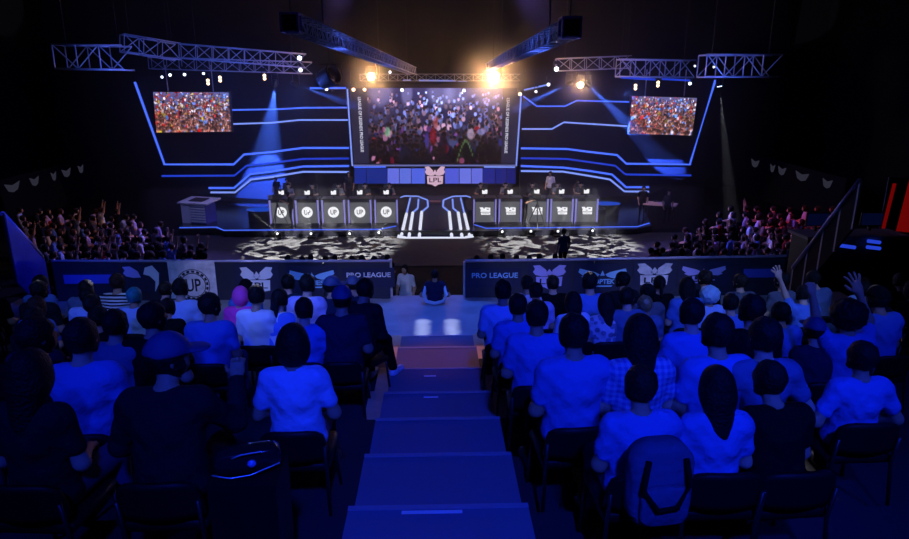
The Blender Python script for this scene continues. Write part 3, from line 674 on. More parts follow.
strip('led_strip', [Vector((RPx(x, y).x, RPx(x, y).y-.25, .10))-c for x, y in ((397.6, 236.4), (405.6, 238.6), (464.8, 238.6), (473, 236))], .04, WHITE_E, r)
MB().box(RPx(435, 203)-c+n*.06, (.6, .35, .1)).build('step_block', mat('step_block', (.25, .12, .14), .6), r)
# ------------------------------------------------------------------ desks, monitors, players, floor lamps
YD = 31.2; SC = emit('desk_screen', (.105, .108, .125), .9); LOGO = emit('logo_white', (.95, .95, 1), 1.0); INK = mat('logo_ink', (.03, .03, .04), .6); POST = emit('post_violet', (.30, .28, .85), .7)
nth = ['next to the ramp', 'second from the ramp', 'third from the ramp, mid-row', 'fourth from the ramp', 'outermost of its row']
GREY_SHIRT = mat('cloth_grey', (.16, .16, .18), .9); TEAMW = mat('cloth_white', (.75, .75, .78), .85, bump=.25, bscale=14); TEAMB = mat('cloth_charcoal', (.03, .03, .04), .9)
def desk(cx, kind, i):
    z = STZ+.01; lab = 'round-logo' if kind == 'u' else 'block-logo'
    p = PY(cx, 222, YD); r = empty('player_desk', (p.x, YD, z), 'tall grey %s player desk, %s' % (lab, nth[i]), 'desk', 0, 'player desks')
    hgt = 1.30
    MB().box((0, .42, hgt*.5-.02), (1.06, .72, hgt-.04)).build('cabinet', M_BLK, r)
    f = MB().rbox((0, .03, .62), (.94, .04, 1.02), .03).build('front_display', SC, r)
    for s in (-1, 1):
        MB().box((s*.535, .02, .66), (.07, .10, 1.28)).build('light_post', POST, r)
    MB().box((0, .38, hgt), (1.16, .86, .06)).build('desk_top', M_BLK, r)
    MB().box((0, -.02, .06), (1.1, .05, .12)).build('kick_plate', M_BLK, r)
    if kind == 'u':
        MB().lathe([(.0, 0), (.27, 0), (.27, .012), (0, .012)], Matrix.Translation((0, -.0, .66)) @ Matrix.Rotation(PI/2, 4, 'X'), 28).build('logo_disc', LOGO, f)
        text_obj('lettering', 'UP', .3, face_M((0, -.022, .66)), INK, f, fit=(.30, .24), bold=.004)
    else:
        flat('logo_block', [[(-.27, .20), (-.10, .20), (-.04, .12), (.02, .20), (.27, .18), (.27, -.03), (-.22, -.03), (-.20, .08)], [(-.20, -.06), (.27, -.06), (.27, -.17), (-.18, -.17)]], LOGO, f, (1, 1), (0, .66), .012, -.012)
        flat('logo_notch', [[(-.06, .05), (.03, .05), (.06, .02), (-.04, .02)], [(.09, .13), (.19, .13), (.19, .09), (.09, .09)], [(-.12, -.10), (.22, -.10), (.22, -.115), (-.12, -.115)]], INK, f, (1, 1), (0, .66), .012, -.018)
    x = p.x+(-.05 if kind == 'u' else .06)
    m = empty('monitor', (p.x, YD+.3, z+hgt+.03), 'monitor with white-logo back on the %s desk %s' % (lab, nth[i]), 'monitor', 0, 'monitors on the player desks')
    MB().rbox((0, 0, .25), (.60, .05, .34), .02).build('casing', M_BLK, m); MB().box((0, .04, .05), (.07, .06, .10)).build('stand', M_BLK, m); MB().box((0, .06, .008), (.26, .2, .016)).build('foot', M_BLK, m)
    MB().box((0, .027, .25), (.55, .006, .29)).build('display', emit('monitor_glow', (.55, .65, 1.0), 5.0), m)
    flat('logo', [[(-.13, .12), (-.03, .06), (.04, .13), (.14, .12), (.13, -.08), (-.12, -.09)]], LOGO, m, (1, 1), (0, .24), .01, -.034)
    ch = empty('player_chair', (p.x, YD+1.5, RISZ), 'black high-backed player chair behind the %s desk %s' % (lab, nth[i]), 'chair', PI, 'player chairs')
    MB().rbox((0, 0, .42), (.5, .5, .12), .04).build('seat', M_BLK, ch); MB().rbox((0, -.26, .85), (.5, .1, .8), .08).build('backrest', M_BLK, ch); MB().tube([(0, 0, .05), (0, 0, .38)], .035).build('pillar', M_STEEL, ch)
    bs = MB()
    for k in range(5): bs.tube([(0, 0, .06), (.28*math.cos(k*1.2566), .28*math.sin(k*1.2566), .03)], .025, 6)
    bs.build('star_base', M_BLK, ch)
    pl = place(P['player'], (p.x+random.uniform(-.06, .06)+(.1 if kind == 'u' else -.08), YD+1.42, RISZ+.02), PI+random.uniform(-.2, .2), 1.0, (TEAMB, GREY_SHIRT)[(i+(kind == 'u')) % 2], BLACKC, HAIR, 'seated player in dark top behind the %s desk %s' % (lab, nth[i]), 'players at the desks', SKIN[1])
    hd = MB(); hc = P['player']['headz']
    cz = Vector((0, .10, hc))
    return pl
HEADS = []
for i, cx in enumerate((386.5, 360.2, 334, 307.8, 282)): HEADS.append(desk(cx, 'u', i))
for i, cx in enumerate((484.7, 510, 536.5, 561.3, 586)): HEADS.append(desk(cx, 'b', i))
# headsets (worn things)
hs = MB(); hs.tube([(.105*math.cos(a), 0, .105*math.sin(a)+.02) for a in np.linspace(0, PI, 9)], .012, 6)
hs2 = MB()
for s in (-1, 1): hs2.lathe([(0.0, -.02), (.045, -.02), (.05, .0), (.045, .02), (0, .02)], Matrix.Translation((s*.095, 0, .0)) @ Matrix.Rotation(PI/2, 4, 'Y'), 12)
me1, me2 = hs.mesh('headband', M_BLK, True), hs2.mesh('ear_cups', M_GREY, True)
for k, pl in enumerate(HEADS):
    nm = ('round-logo' if k < 5 else 'block-logo')+' desk '+nth[k % 5]
    e = empty('headset', pl.matrix_basis @ Vector((0, .13, P['player']['headz']+.005)), 'headset worn by the player at the '+nm, 'headset', pl.rotation_euler.z, 'player headsets')
    link(bpy.data.objects.new('headband', me1), e); link(bpy.data.objects.new('ear_cups', me2), e)
LAMPS = []
for px, py, tx, ty, nm in ((278, 233.5, 246, 207, 'under the outermost round-logo desk'), (311.5, 233.5, 308, 214, 'between the fourth and third round-logo desks'), (350, 233.5, 354, 213, 'between the third and second round-logo desks'), (379, 232.5, 398, 208, 'under the round-logo desk next to the ramp'),
                           (502, 231.5, 488, 214, 'between the block-logo desks by the ramp'), (530.5, 231, 527, 222, 'under the third block-logo desk'), (557.5, 231, 565, 216, 'under the fourth block-logo desk'), (592, 230.5, 616, 207, 'under the outermost block-logo desk')):
    p = PY(px, py, 29.6); tgt = PY(tx, ty, 30.9)
    e = empty('floor_lamp', (p.x, p.y, .045), 'small bright stage floor lamp '+nm, 'lamp', 0, 'floor lamps along the stage lip'); d = (tgt-p).normalized(); zz = p.z-.045
    MB().box((0, 0, .03), (.34, .26, .06)).build('base', M_BLK, e)
    yk = MB()
    for s in (-1, 1): yk.box((s*.14, 0, .06+zz*.4), (.025, .08, zz*.8))
    yk.build('yoke', M_BLK, e)
    rot = d.to_track_quat('Z', 'Y').to_matrix().to_4x4(); M = Matrix.Translation((0, 0, zz)) @ rot
    h_ = MB().lathe([(.02, -.12), (.09, -.1), (.11, .08), (.105, .10), (0, .10)], M, 12).build('head', M_BLK, e, True)
    MB().lathe([(0, .101), (.10, .101), (.10, .112), (0, .115)], M, 12).build('lens', emit('lamp_white', (.9, .95, 1), 2.2), h_, True)
    # glowing disc added to imitate lamp glare towards the audience
    MB().lathe([(0, -.01), (.055, -.01), (.055, .01), (0, .012)], Matrix.Translation((0, -.125, zz+.02)) @ Matrix.Rotation(PI/2, 4, 'X'), 10).build('glare_disc', emit('lamp_white', (.9, .95, 1), 2.2), h_, True)
    LAMPS.append((p+d*.16, d))
# consoles at the stage sides
p = PZ(198, 224, STZ); r = empty('console_desk', (p.x, p.y+.5, STZ), 'white slatted console desk at the outer end of the round-logo side', 'desk', math.radians(-18))
MB().box((-.55, 0, .5), (.45, .9, 1.0)).build('side_panel', M_WHITE, r)
b = MB()
for k in range(7): b.box((.15, -.44+.0, .12+.13*k), (.9, .04, .085))
b.build('front_slats', M_WHITE, r); MB().box((.15, .03, .48), (.88, .84, .94)).build('cabinet', BBL, r)
MB().box((-.05, .05, 1.08), (1.75, 1.15, .07), Matrix.Rotation(math.radians(7), 3, 'X')).build('desk_top', M_WHITE, r); MB().box((-.05, .05, 1.14), (.8, .6, .03), Matrix.Rotation(math.radians(7), 3, 'X')).build('display', M_BLK, r)
p = PZ(664, 222, STZ); r = empty('host_table', (p.x, p.y+.7, STZ), 'pale lit host table with papers at the outer end of the block-logo side', 'table', math.radians(-28))
TT = mat('pale_pink_top', (.8, .55, .5), .5)
MB().box((0, 0, .80), (1.6, 1.0, .06)).build('table_top', TT, r)
for sx in (-1, 1):
    for sy in (-1, 1): MB().box((sx*.72, sy*.42, .385), (.06, .06, .77)).build('leg', M_BLK, r)
tag(MB().box(PZ(656, 201, STZ+.85), (.30, .22, .03), Matrix.Rotation(.4, 3, 'Z')).build('laptop_case', M_BLK), 'dark flat case lying on the pale host table', 'case')
# low round blue seats beside desk rows
for px, py, lab in ((262, 209, 'low blue glowing oval plinth beside the round-logo desks'), (606, 203, 'low blue glowing oval plinth beside the block-logo desks')):
    p = PZ(px, py, .9); r = empty('oval_plinth', (p.x, p.y, STZ), lab, 'plinth')
    MB().lathe([(.45, 0), (.45, .52), (.5, .55)], Matrix.Diagonal((1.6, 1, 1, 1)), 24).build('base', M_DARK, r, True); MB().lathe([(0, .551), (.48, .551), (.48, .6), (0, .6)], Matrix.Diagonal((1.6, 1, 1, 1)), 24).build('light_top', emit('plinth_blue', (.01, .07, .62), .8), r)
for px, py in ((258, 205.5), (258, 209.5)): pass
# ------------------------------------------------------------------ people on and around the stage
def man(px, pyhead, D, z, rz, pr, sh, tr, lab, hair=HAIR, s=1.0, grp=None):
    p = PY(px, pyhead, D); return place(P[pr], (p.x, D, z), rz, s, sh, tr, hair, lab, grp, SKIN[1])
man(348.5, 172, 34.2, RISZ, PI, 'stand', TEAMB, BLACKC, 'person in black standing behind the round-logo desks near the big screen')
man(550.5, 173, 34.2, RISZ, PI-.6, 'stand', TEAMW, BLACKC, 'person in white top standing behind the block-logo desks')
man(276, 184, 34.0, RISZ, PI-.3, 'stand', TEAMB, BLACKC, 'dark-clad person standing behind the outermost round-logo desk, holding nothing', s=.86)
man(287, 184, 33.6, RISZ, PI+.3, 'stand', GREY_SHIRT, BLACKC, 'grey-topped person standing behind the outermost round-logo desk', s=.86)
man(577, 188, 33.4, RISZ, PI+.5, 'stand', mat('cloth_maroon', (.14, .05, .05), .9), BLACKC, 'maroon-topped person behind the outermost block-logo desk', BROWN, s=.80)
def tripod(px, D, z, rz, lab, labp, dx):
    p = PY(px, 215, D); r = empty('tripod_camera', (p.x, D, z), lab, 'camera', rz)
    for k in range(3):
        a = k*2*PI/3+.5; MB().tube([(0, 0, 1.15), (.5*math.cos(a), .5*math.sin(a), .01)], [.03, .02], 6).build('leg', M_BLK, r)
    MB().tube([(0, 0, 1.0), (0, 0, 1.38)], .035, 8).build('column', M_BLK, r)
    b = MB().rbox((0, .0, 1.5), (.16, .42, .22), .03).build('camera_body', M_BLK, r); MB().lathe([(.07, 0), (.075, .12), (.09, .2), (0, .2)], Matrix.Translation((0, .2, 1.5)) @ Matrix.Rotation(-PI/2, 4, 'X'), 12).build('lens', M_GREY, b); MB().tube([(.05, -.1, 1.42), (.2, -.5, 1.25)], .015, 6).build('pan_handle', M_BLK, r)
    q_ = Vector((p.x, D, z))+Matrix.Rotation(rz, 3, 'Z') @ Vector((.05, -.62, 0)); place(P['operator'], q_, rz, 1.0, BLACKC, BLACKC, HAIR, labp)
tripod(278, 30.9, STZ, PI-1.2, 'camera on tripod in front of the outermost round-logo desk', 'camera operator in black before the outermost round-logo desk', 0)
tripod(537, 30.7, STZ, PI+1.0, 'camera on tripod in front of the third block-logo desk', 'camera operator in black before the third block-logo desk', 0)
p = PY(564, 232, 24.2)
man(564, 231, 23.6, .0, .3, 'stand', mat('cloth_navy', (.02, .03, .10), .9), BLACKC, 'navy-clad person standing on the floor behind the parapet below the block-logo desks')
man(405, 268, 16.5, 0, PI-.4, 'stand', TEAMW, DENIM, 'steward in white top standing below the gap by the round-emblem parapet end', s=1.02).location.z = PY(405, 268, 16.5).z-1.64
man(643, 199, 32.5, STZ, PI, 'stand', BLACKC, BLACKC, 'person in black standing behind the pale host table'); man(668, 203, 31.2, STZ, PI, 'stand', TEAMB, BLACKC, 'charcoal-clad person standing beside the pale host table')
b = empty('floor_platform', (PY(405, 268, 16.5).x, 16.5, 0), 'low dark platform under the steward in white below the gap', 'platform'); zz = PY(405, 268, 16.5).z-1.64
MB().box((0, 0, zz/2), (1.2, 1.2, zz)).build('deck', M_DARK, b) if zz > .02 else None
tag(MB().box((0, -.25, 0), (.1, .1, .1)).build('radio', M_BLK), 'x', 'x') if 0 else None
# ------------------------------------------------------------------ trusses
def truss(p0, p1, s, seg, label, group='lighting trusses', m=None, led=None):
    p0, p1 = Vector(p0), Vector(p1); L = (p1-p0).length; d = (p1-p0).normalized(); sd = d.cross(Vector((0, 0, 1))).normalized(); u = sd.cross(d)
    r = empty('lighting_truss', p0, label, 'truss', 0, group); m = m or M_STEEL
    cs = [sd*a*s/2+u*b*s/2 for a, b in ((-1, -1), (1, -1), (1, 1), (-1, 1))]
    for k in cs: MB().tube([k, k+d*L], s*.045, 6).build('chord', m, r, True)
    br = MB(); n = max(2, round(L/seg))
    for j in range(4):
        a, b = cs[j], cs[(j+1) % 4]
        for i in range(n):
            t0, t1 = d*L*i/n, d*L*(i+1)/n; br.tube([a+t0, b+t0], s*.03, 5, cap=False); br.tube([(a if i % 2 else b)+t0, (b if i % 2 else a)+t1], s*.03, 5, cap=False)
    br.build('lattice', m, r)
    for t in (.12, .88): 
        q_ = d*L*t+u*s/2; MB().tube([q_, Vector((q_.x, q_.y, ZC-1.3-p0.z))], .018, 5).build('hoist_chain', M_BLK, r)
    return r
lt0, lt1 = PY(292, 23, 14), PY(413, 71, 35); rt0, rt1 = PY(570, 29, 14), PY(489, 67, 35)
truss(lt0, lt1, .35, .45, 'long truss running inward to the big screen, above the round-logo desks')
truss(rt0, rt1, .35, .45, 'long truss running inward to the big screen, above the block-logo desks')
def cube(p, s, lab, m):
    r = empty('corner_block', p, lab, 'truss block', 0, 'truss corner blocks')
    b = MB()
    for a in (-1, 1):
        for c_ in (-1, 1):
            b.box((a*s/2, c_*s/2, 0), (s*.12, s*.12, s*1.1)); b.box((a*s/2, 0, c_*s/2), (s*.12, s*1.1, s*.12)); b.box((0, a*s/2, c_*s/2), (s*1.1, s*.12, s*.12))
    b.build('corner_frame', m, r); MB().box((0, 0, 0), (s*.9, s*.9, s*.9)).build('core', M_BLK, r)
    MB().tube([(0, 0, s/2), (0, 0, ZC-1.3-p[2])], .02, 5).build('hoist_chain', M_BLK, r)
M_BLUEST = mat('blue_frame', (.05, .07, .5), .4)
cube(PY(291, 23, 13.6), .33, 'blue-edged corner block at the near end of the long truss over the round-logo desks', M_BLUEST); cube(PY(570, 28, 13.6), .36, 'blue-edged corner block at the near end of the long truss over the block-logo desks', M_BLUEST)
def flat_truss(x0, y0, x1, y1, D0, D1, s, lab, seg=.9): return truss(PY(x0, y0, D0), PY(x1, y1, D1), s, seg, lab)
flat_truss(60, 57, 128, 58, 30, 30, 1.0, 'outermost box truss above the seats by the sloping blue side panel')
flat_truss(122, 43, 178, 52, 31, 32.5, .75, 'short tilted truss between the outermost truss and the side screen of the round-logo side', .8)
flat_truss(150, 63, 312, 68, 33, 34, .55, 'long low truss over the side screen of the round-logo side', .7); flat_truss(180, 51, 306, 61, 31.2, 32.4, .62, 'upper truss behind the long low truss of the round-logo side', .7)
flat_truss(556, 65, 630, 62, 34.4, 34.2, .6, 'truss between the warm lamp and the side screen of the block-logo side', .7); flat_truss(618, 68, 692, 69, 32.6, 32.6, .8, 'truss over the side screen of the block-logo side', .8)
flat_truss(702, 66, 776, 66, 30, 30, .95, 'outermost box truss above the seats by the sloping side rail', .9)
flat_truss(360, 77.5, 520, 77.5, 36.2, 36.2, .35, 'thin truss along the top edge of the big screen', .5)
o = led_line([PY(621, 77.5, 32.6), PY(655, 79.5, 32.6)], 'short blue LED strip under the truss over the block-logo side screen', .06, LEDD); led_line([PY(662, 79, 32.6), PY(690, 80.5, 32.6)], 'dim blue LED strip under the truss end near the slanted backdrop edge', .05, LEDD)
# ------------------------------------------------------------------ hung lamps
SPOTS = []
def fixture(px, py, D, tgt, r_, lens, label, kind='moving_head', twin=False, grp='hung stage lamps', hang=.55):
    p = PY(px, py, D); e = empty(kind, (p.x, p.y, p.z), label, 'stage lamp', 0, grp); d = (Vector(tgt)-p).normalized()
    M = d.to_track_quat('Z', 'Y').to_matrix().to_4x4()
    MB().box((0, .0, hang), (r_*2.2, r_*1.6, .14)).build('base', M_BLK, e)
    y = MB()
    for s in (-1, 1): y.box((s*r_*1.25, 0, hang/2), (.03, r_*.7, hang))
    y.build('yoke', M_BLK, e)
    offs = [(0, -r_*.9), (0, r_*.9)] if twin else [(0, 0)]
    for ox, oz in offs:
        M2 = Matrix.Translation((ox, 0, oz)) @ M
        h_ = MB().lathe([(.02, -r_*2.2), (r_*.8, -r_*1.8), (r_, r_*.4), (r_*1.02, r_*.5), (0, r_*.45)], M2, 14).build('head', M_BLK, e, True)
        MB().lathe([(0, r_*.52), (r_*.88, r_*.52), (r_*.86, r_*.56), (0, r_*.60)], M2, 14).build('lens', lens, h_, True)
    return p, d
WARM = emit('warm_lens', (1.0, .62, .25), 26.0); WARM2 = emit('warm_lens_small', (1.0, .66, .34), 4.5); BLUE_LENS = emit('blue_lens', (.55, .7, 1.0), 6.0); COOL = emit('cool_lens', (.8, .88, 1.0), 3.0)
CAMP = (0, 0, CAMZ)
WL = []
p, d = fixture(371, 76.5, 34, (0, 3, 6), .22, WARM, 'bright warm lamp glaring above the corner of the big screen, on the round-logo side'); WL.append((p+d*.3, 1.0))
p, d = fixture(493.5, 77, 33.5, (0, 3, 6), .33, WARM, 'largest glaring warm lamp at the top corner of the big screen, block-logo side'); WL.append((p+d*.4, 2.2))
p, d = fixture(580.5, 85, 33, (0, 3, 6), .17, WARM, 'warm lamp under the truss beside the block-logo side screen'); WL.append((p+d*.25, .35))
for px, py, lab in ((220, 79, 'warm twin lamp above the edge of the round-logo side screen'), (208, 82, 'warm twin lamp over the end of the round-logo side screen'), (264.5, 77, 'warm twin lamp beside the wide blue beam'), (635.5, 87, 'warm twin lamp over the start of the block-logo side screen'), (658, 84, 'warm twin lamp over the middle of the block-logo side screen')):
    fixture(px, py, 33.4, (0, 0, 5), .085, WARM2, lab, 'twin_blinder', True, hang=.35)
for px, py, s, lab in ((162, 77, .07, 'first small lamp over the round-logo side screen, outer end'), (170, 75, .08, 'second small lamp over the round-logo side screen'), (184.5, 74.5, .08, 'third small lamp over the round-logo side screen'), (203.5, 73.5, .07, 'fourth small lamp over the round-logo side screen'),
                       (299.5, 58, .13, 'cool round lamp at the inner end of the round-logo trusses'), (300.5, 70, .11, 'cool round lamp just under the inner truss end of the round-logo side'), (326.5, 89, .09, 'small cool lamp beside the top of the round-logo wing'), (353.5, 89.5, .10, 'small warm-white lamp at the screen corner, round-logo side'), (364.5, 89.5, .09, 'small lamp just under the warm glare, round-logo side'),
                       (402, 90, .10, 'small bright lamp on the top edge of the big screen'), (390, 72, .08, 'small lamp at the far end of the round-logo long truss'), (520, 94, .10, 'small warm-white lamp at the screen corner, block-logo side'), (464, 90.5, .09, 'small lamp on the screen top edge beside the largest glare'), (548.5, 84.5, .09, 'small cool lamp at the tip of the short white strip'), (536, 91.5, .07, 'small cool lamp below the short white strip'),
                       (556.5, 69, .13, 'cool round lamp at the inner end of the block-logo truss'), (690, 83.5, .09, 'small lamp over the outer end of the block-logo side screen'), (695, 66, .06, 'tiny lamp on the truss knot of the block-logo side'), (714, 67, .06, 'tiny lamp on the outermost truss of the block-logo side')):
    fixture(px, py, 34.6 if 340 < px < 530 else 33.2, (0, 5, 5), s, COOL if px not in (353.5, 520, 364.5) else WARM2, lab, hang=.3)
# moving heads with beams:   (px,py) lamp, (tx,ty) pixel the beam reaches, depth
for px, py, tx, ty, D, DT, ang, en, lab in ((275, 84.5, 267, 160, 34, 36.5, 24, 1.3, 'moving head throwing the wide blue beam down the round-logo wing'), (296, 84.5, 350, 104, 34.5, 36.3, 9, 1.3, 'moving head throwing a blue beam toward the big screen, round-logo side'),
                                      (569, 84, 522, 106, 34.5, 36.3, 9, 2.2, 'moving head throwing a pale blue beam toward the big screen, block-logo side'), (588.5, 85, 632, 128, 34, 36.0, 12, 2.4, 'moving head throwing the blue beam at the block-logo side screen'), (719.5, 85, 727, 165, 31, 30.4, 8, .10, 'moving head with thin white beam beyond the slanted backdrop edge')):
    tgt = PY(tx, ty, DT); p, d = fixture(px, py, D, tgt, .13, BLUE_LENS, lab); SPOTS.append((p+d*.22, d, ang, en, px > 700))
# big dark hung unit beside the truss
p = PY(330, 76, 30); r = empty('follow_spot', p, 'large dark drum-shaped lamp hung beside the long truss of the round-logo side', 'stage lamp')
Mx = Matrix.Rotation(math.radians(65), 4, 'Y') @ Matrix.Rotation(.5, 4, 'X')
MB().lathe([(.05, -.6), (.40, -.5), (.46, .2), (.48, .25), (.40, .25), (.36, .12), (0, .08)], Mx, 20).build('drum', M_BLK, r, True); MB().lathe([(0, .09), (.34, .12), (.34, .125), (0, .10)], Mx, 20).build('lens', mat('dull_mirror', (.35, .3, .25), .25, .8), r, True)
MB().tube([(-.55, 0, 0), (-.5, 0, .5), (.5, 0, .5), (.55, 0, 0)], .035, 6).build('yoke', M_BLK, r); MB().tube([(0, 0, .5), (0, 0, 2.2)], .03, 6).build('hanger', M_BLK, r)
# ------------------------------------------------------------------ side equipment on the far flank
p = PY(898, 236, 20); RED = emit('red_led', (.75, .006, .008), .17)
r = empty('red_light_panel', (p.x, 20, 0), 'tall red glowing panel at the far flank', 'light panel', -.3)
z0, z1 = PY(898, 236, 20).z, PY(900, 178, 20).z
MB().box((0, .06, z1/2), (1.1, .1, z1)).build('housing', M_BLK, r)
for k, (w_, m_) in enumerate(((.10, RED), (.42, RED))): MB().box(((-.42, .18)[k], 0, (z0+z1)/2+.1*k), (w_, .03, (z1-z0)*(.8, .95)[k]), Matrix.Rotation(.06, 3, 'Y')).build('light_bar', m_, r)
for (x0, y0, x1, y1, D, lab) in ((829, 244, 855, 247.5, 16, 'low blue glowing bar under the control position'), (868, 241, 880, 242.5, 16, 'upper of two short blue bars beside the control position'), (867, 247, 880, 248.5, 16, 'lower of two short blue bars beside the control position')):
    led_line([PY(x0, y0, D), PY(x1, y1, D)], lab, .05, LEDD)
p = PY(850, 262, 16.3); r = empty('control_desk', (p.x, 16.6, 0), 'dark control desk with blue bars beyond the sloping side rail', 'desk'); zt = PY(850, 238, 16.3).z
MB().box((0, 0, zt/2), (2.6, .8, zt)).build('cabinet', M_BLK, r); MB().box((0, -.05, zt+.05), (2.8, 1.0, .08)).build('desk_top', M_GREY, r)
for k in range(3):
    mo = empty('monitor', (p.x-.8+k*.75, 16.75, zt+.1), 'dark monitor on the control desk, '+('nearest the side rail', 'middle one', 'nearest the red panel')[k], 'monitor', 0, 'control desk monitors')
    MB().rbox((0, 0, .32), (.62, .05, .38), .02).build('casing', M_BLK, mo); MB().box((0, .03, .08), (.08, .06, .16)).build('stand', M_BLK, mo); MB().box((0, -.03, .32), (.56, .01, .32)).build('display', emit('dim_blue_screen', (.003, .006, .05), .3), mo)
# balcony fascia far behind, with small pale marks
MK = emit('fascia_mark', (.10, .10, .16), .22)  # emission stands in for light falling on the banner marks
def balcony(x0, y0, x1, y1, D0, D1, marks, lab):
    a, b = PY(x0, y0, D0), PY(x1, y1, D1); r = empty('balcony_front', a, lab, 'balcony'); d = b-a
    MB().prism([Vector((0, 0, -.5)), d+Vector((0, 0, -.5)), d+Vector((0, 0, .5)), Vector((0, 0, .5))], (0, .3, 0)).build('fascia_board', M_DARK, r)
    MB().prism([Vector((0, .1, -a.z)), Vector((d.x, d.y+.1, -a.z)), d+Vector((0, .1, -.5)), Vector((0, .1, -.5))], (0, .2, 0)).build('support_wall', M_DARK, r)
    for t, w_ in marks:
        q_ = d*t+Vector((0, -.03, 0)); dx = d.normalized()
        MB().prism([q_-dx*w_*.5+Vector((0, 0, .22)), q_+Vector((0, 0, .08)), q_+dx*w_*.5+Vector((0, 0, .22)), q_+dx*w_*.3+Vector((0, 0, -.2)), q_+Vector((0, 0, -.3)), q_-dx*w_*.3+Vector((0, 0, -.2))], (0, .02, 0)).build('crest_mark', MK, r)
balcony(0, 190, 90, 166, 34, 42, ((.12, 1.2), (.34, .8), (.55, .5), (.7, .9), (.88, .6)), 'dim balcony front with faint crests above the seats by the blue side panel')
balcony(745, 160, 845, 188, 42, 33, ((.12, .9), (.32, .5), (.42, .8), (.62, 1.2), (.85, .8)), 'dim balcony front with faint crests above the seats by the side rail')
# ------------------------------------------------------------------ chairs and audience
ORD = ['first', 'second', 'third', 'fourth', 'fifth', 'sixth', 'seventh', 'eighth', 'ninth', 'tenth', 'eleventh', 'twelfth', 'thirteenth', 'fourteenth', 'fifteenth', 'sixteenth', 'seventeenth', 'eighteenth', 'nineteenth', 'twentieth']
M_CH = mat('chair_black', (.007, .007, .008), .5, spec=.15); M_CHF = mat('chair_metal', (.05, .05, .055), .4, .8)
CH = {}
b = MB().rbox((0, .03, .425), (.46, .44, .06), .028); CH['seat'] = b.mesh('seat', M_CH, True)
b = MB(); n = 9; vs = []; fs = []
for j in range(7):
    z = .50+.24*j/6; q_ = .5-.5*math.cos(min(1, (j+1)/6.5)*PI*.5) if j < 6 else .4
    for i in range(n):
        t = i/(n-1)*2-1; w_ = .225*(1-.10*(j/6)**2*abs(t)**3); zz = z-.05*(abs(t)**4)*(j/6)**2; vs.append((w_*t, -.225-.03*j/6+.05*t*t, zz))
for j in range(6):
    fs += [(j*n+i, j*n+i+1, (j+1)*n+i+1, (j+1)*n+i) for i in range(n-1)]
m_ = len(vs); vs += [(x, y-.03, z) for x, y, z in vs]; fs += [tuple(m_+k for k in f)[::-1] for f in fs]
ed = [i for i in range(n)]+[j*n+n-1 for j in range(1, 7)]+[6*n+i for i in range(n-2, -1, -1)]+[j*n for j in range(5, 0, -1)]
fs += [(ed[k], ed[(k+1) % len(ed)], m_+ed[(k+1) % len(ed)], m_+ed[k]) for k in range(len(ed))]
CH['backrest'] = MB().add(vs, fs).mesh('backrest', M_CH, True)
legs = []
for sx in (-1, 1):
    legs.append(MB().tube([(sx*.20, .22, .42), (sx*.23, .25, .005)], .013, 6).mesh('leg', M_CHF, True)); legs.append(MB().tube([(sx*.21, -.245, .62), (sx*.21, -.21, .40), (sx*.23, -.25, .005)], .013, 6).mesh('leg', M_CHF, True))
def chair(loc, rz, label):
    e = empty('audience_chair', loc, label, 'chair', rz, 'black audience chairs on the tier')
    for k in ('seat', 'backrest'): link(bpy.data.objects.new(k, CH[k]), e)
    for m in legs: link(bpy.data.objects.new('leg', m), e)
    return e
def cl(n, c, r=.9): return mat('cloth_'+n, c, r, bump=.7, bscale=8, bdist=.05, spec=.06)
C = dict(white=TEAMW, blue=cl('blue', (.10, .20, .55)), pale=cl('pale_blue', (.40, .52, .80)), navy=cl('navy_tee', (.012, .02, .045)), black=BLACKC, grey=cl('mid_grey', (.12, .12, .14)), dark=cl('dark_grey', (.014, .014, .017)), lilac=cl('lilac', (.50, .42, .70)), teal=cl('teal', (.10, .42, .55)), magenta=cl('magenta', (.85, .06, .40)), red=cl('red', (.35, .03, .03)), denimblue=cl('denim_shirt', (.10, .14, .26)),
         stripe=cloth_pattern('cloth_striped', (.02, .02, .03), (.75, .7, .65), 'stripe', 7.5), plaid=cloth_pattern('cloth_plaid', (.08, .14, .45), (.30, .36, .6), 'plaid', 8), prnt=cloth_pattern('cloth_print', (.12, .22, .65), (.8, .8, .85), 'print', 4), camo=cloth_pattern('cloth_mottled', (.2, .2, .3), (.55, .5, .6), 'print', 12))
